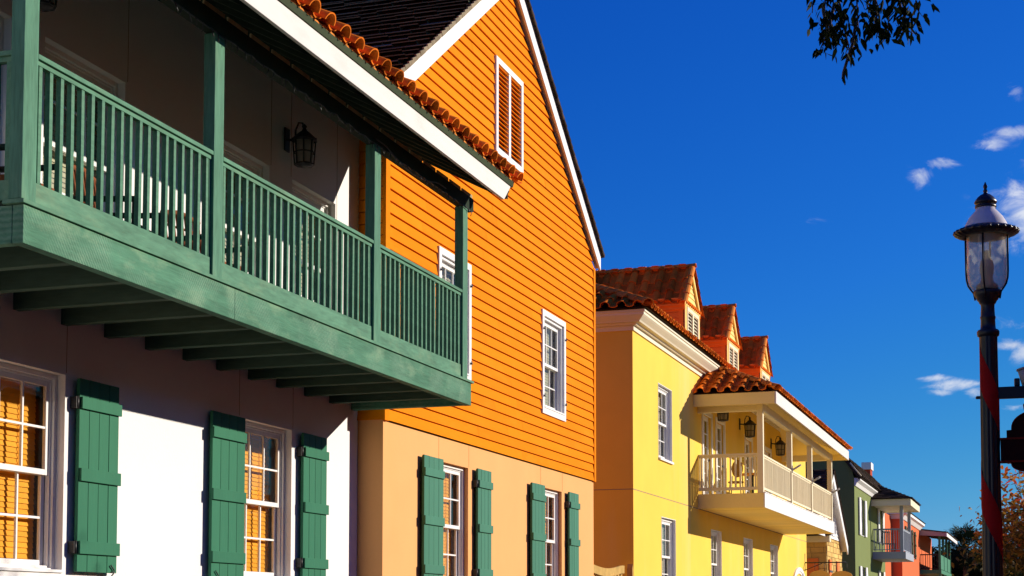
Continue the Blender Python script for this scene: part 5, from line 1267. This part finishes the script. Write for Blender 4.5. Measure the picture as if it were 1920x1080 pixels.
def palm(loc, h, r, label, seed, n=95):
    rnd = random.Random(seed); t = thing('palm_tree', loc, label, 'tree'); x, y, z = loc
    m = MB(); m.tube([(x, y, z), (x + .1, y, z + h * .5), (x, y, z + h - r * .6)], [.26, .2, .22], 10); m.build('trunk', 'palm_bark', t)
    m = MB(); c = Vector((x, y, z + h - r * .75))
    for k in range(n):
        a = rnd.uniform(0, 2 * PI); e = rnd.uniform(-.9, 1.45); d = Vector((math.cos(a) * math.cos(e), math.sin(a) * math.cos(e), math.sin(e)))
        L = r * rnd.uniform(.55, .72); b = c + d * L; m.tube([c, b], [.03, .015], 4)
        s = d.cross(Vector((0, 0, 1))).normalized(); u = s.cross(d)
        for j in range(17):
            f_ = (j / 16 - .5) * 2; dr = (d * math.cos(f_ * 1.9) + s * math.sin(f_ * 1.9) + u * rnd.uniform(-.12, .12)).normalized(); l = r * .48 * (1 - .25 * abs(f_)) * rnd.uniform(.85, 1.1)
            w = dr.cross(u).normalized() * .035; tip = b + dr * l - Vector((0, 0, l * .28)); mid = b + dr * l * .55
            m.quad(b, mid + w, tip, mid - w, tint=rnd.random())
    m.build('crown', 'leaf_palm', t); return t
palm((-5.75, 125, 0), 8.1, 2.1, 'dark fan palm beyond the last porch at the end of the street', 3)
tree((-4.6, 131, 0), 8.0, 3.0, 'dark broadleaf tree behind and right of the fan palm', 'shade_tree', 'leaf_dark', .42, 33, per=26, cl=.6, depth=3, trunk_h=.25)
tree((-7.2, 133, 0), 8.4, 3.2, 'dark broadleaf tree behind the fan palm, hidden partly by the porch house', 'shade_tree', 'leaf_dark', .42, 35, per=26, cl=.6, depth=3, trunk_h=.25)
tree((-5.7, 129, 0), 6.9, 2.2, 'low dark shrubby tree filling in below the fan palm', 'shade_tree', 'leaf_dark', .40, 39, per=34, cl=.6, depth=3, trunk_h=.15)
tree((-1.4, 150, 0), 6.0, 3.0, 'low distant tree beyond the maple at the end of the street', 'shade_tree', 'leaf_green', .5, 37, per=10, cl=.6, depth=3, trunk_h=.25)

# ================================================================== LIGHT, SKY, CAMERA
sunv = Vector((1.0, .72, .405)).normalized()
sd = bpy.data.lights.new('sun', 'SUN'); sd.energy = 5.0; sd.angle = math.radians(.5); sd.color = (1.0, .91, .78)
so = bpy.data.objects.new('sun', sd); COL.objects.link(so); so.rotation_euler = (-sunv).to_track_quat('-Z', 'Y').to_euler(); so.location = (30, 40, 30)
w = bpy.data.worlds.new('World'); S.world = w; w.use_nodes = True
nt = w.node_tree; L = nt.links.new
for n in list(nt.nodes): nt.nodes.remove(n)
out = nt.nodes.new('ShaderNodeOutputWorld'); bg = nt.nodes.new('ShaderNodeBackground')
sky = nt.nodes.new('ShaderNodeTexSky'); sky.sky_type = 'NISHITA'; sky.sun_disc = False
sky.sun_elevation = math.asin(sunv.z); sky.sun_rotation = math.atan2(sunv.x, sunv.y)
sky.altitude = 3000; sky.air_density = 1.5; sky.dust_density = 0; sky.ozone_density = 6
bg.inputs[1].default_value = .10
# film-like colour response: deeper reds and greens, as through a polarising filter
sp_ = nt.nodes.new('ShaderNodeSeparateColor'); L(sky.outputs[0], sp_.inputs[0]); cb_ = nt.nodes.new('ShaderNodeCombineColor')
for ch, (gain, ref, pw, top) in enumerate(((.098, 1.156, 2.15, 8.0), (.76, 1.817, 1.33, 8.5), (4.05, 3.824, .78, 5.3))):
    q = math_(nt, 'MINIMUM', sp_.outputs[ch], top); q = math_(nt, 'POWER', math_(nt, 'DIVIDE', q, ref), pw); L(math_(nt, 'MULTIPLY', q, gain), cb_.inputs[ch])
skycol = cb_.outputs[0]
# small fair-weather clouds, placed by direction
F_PSI = math.atan(1000 * math.cos(math.radians(3.77)) / 2960); T_ = math.radians(3.77)
Fv0 = Vector((-math.sin(F_PSI), math.cos(F_PSI), 0)); Rv = Vector((math.cos(F_PSI), math.sin(F_PSI), 0)); Zv = Vector((0, 0, 1))
Fv = Fv0 * math.cos(T_) + Zv * math.sin(T_); Uv = Zv * math.cos(T_) - Fv0 * math.sin(T_)
def dirpx(x, y): return (Fv + Rv * ((x - 960) / 2960) + Uv * ((957 - y) / 2960)).normalized()
tc = nt.nodes.new('ShaderNodeTexCoord')
def vm(op, a, b=None):
    n = nt.nodes.new('ShaderNodeVectorMath'); n.operation = op
    for i, v in enumerate((a, b)):
        if v is None: continue
        if isinstance(v, Vector): n.inputs[i].default_value = v
        else: L(v, n.inputs[i])
    return n
gen = tc.outputs['Generated']
mask = None
for x, y, rx, ry, amp in ((1940, 400, 75, 55, 1.05), (1905, 362, 30, 26, .75), (1858, 270, 26, 15, .66), (1898, 247, 46, 13, .78), (1866, 262, 20, 22, .55), (1770, 304, 34, 12, .56), (1722, 332, 24, 20, .56), (1748, 709, 40, 8, .70), (1800, 720, 50, 12, .82), (1835, 734, 26, 13, .74), (1893, 648, 30, 14, .8), (1918, 660, 26, 18, .85), (1900, 765, 26, 10, .66), (1862, 757, 14, 8, .5), (1760, 736, 26, 7, .52), (1530, 410, 26, 9, .36), (1903, 172, 18, 22, .36),
                          (1380, -120, 200, 60, .5), (2300, 300, 240, 90, .9), (2150, 600, 200, 40, .7), (600, -400, 300, 90, .7), (-700, 600, 300, 80, .9), (2900, 500, 400, 90, .9)):
    c = dirpx(x, y); du = Zv.cross(c).normalized() * -1; dv = c.cross(du).normalized()
    df = vm('SUBTRACT', gen, c)
    a = math_(nt, 'MULTIPLY', vm('DOT_PRODUCT', df.outputs[0], du).outputs['Value'], 2960 / rx)
    b = math_(nt, 'MULTIPLY', vm('DOT_PRODUCT', df.outputs[0], dv).outputs['Value'], 2960 / ry)
    q = math_(nt, 'ADD', math_(nt, 'MULTIPLY', a, a), math_(nt, 'MULTIPLY', b, b))
    e = math_(nt, 'MULTIPLY', math_(nt, 'POWER', 2.718, math_(nt, 'MULTIPLY', q, -1.0)), amp)
    mask = e if mask is None else math_(nt, 'MAXIMUM', mask, e)
mpn = nt.nodes.new('ShaderNodeMapping'); mpn.inputs['Scale'].default_value = (1, 1, 1.7); L(gen, mpn.inputs[0])
nz = nt.nodes.new('ShaderNodeTexNoise'); nz.inputs['Scale'].default_value = 52; nz.inputs['Detail'].default_value = 10; nz.inputs['Roughness'].default_value = .62; nz.inputs['Distortion'].default_value = .5; L(mpn.outputs[0], nz.inputs['Vector'])
dens = math_(nt, 'ADD', mask, math_(nt, 'MULTIPLY', math_(nt, 'SUBTRACT', nz.outputs[0], .5), 1.9))
mr = nt.nodes.new('ShaderNodeMapRange'); mr.interpolation_type = 'SMOOTHSTEP'; mr.inputs[1].default_value = .22; mr.inputs[2].default_value = 1.15; L(dens, mr.inputs[0])
mk2 = nt.nodes.new('ShaderNodeMapRange'); mk2.inputs[1].default_value = .03; mk2.inputs[2].default_value = .25; L(mask, mk2.inputs[0])
cf = math_(nt, 'MULTIPLY', math_(nt, 'MULTIPLY', mr.outputs[0], mk2.outputs[0]), .88)
nz2 = nt.nodes.new('ShaderNodeTexNoise'); nz2.inputs['Scale'].default_value = 22; nz2.inputs['Detail'].default_value = 5; L(gen, nz2.inputs['Vector'])
cc = mixc(nt, nz2.outputs[0], (3.3, 4.1, 5.6), (9.0, 8.8, 8.6))
L(mixc(nt, cf, skycol, cc), bg.inputs[0]); L(bg.outputs[0], out.inputs[0])

cam = bpy.data.cameras.new('camera'); co = bpy.data.objects.new('camera', cam); COL.objects.link(co)
cam.sensor_width = 36; cam.sensor_fit = 'HORIZONTAL'; cam.lens = 36 * 2960 / 1920
cam.shift_y = (957 - 540) / 1920; cam.clip_start = .1; cam.clip_end = 3000
co.location = (0, 0, 1.6)
co.matrix_world = Matrix.Translation((0, 0, 1.6)) @ Matrix((Rv, Uv, -Fv)).transposed().to_4x4()
S.camera = co
S.view_settings.view_transform = 'Standard'; S.view_settings.look = 'None'; S.view_settings.gamma = 1
S.view_settings.exposure = .35
S.render.engine = 'CYCLES'
S.cycles.max_bounces = 8; S.cycles.transparent_max_bounces = 16
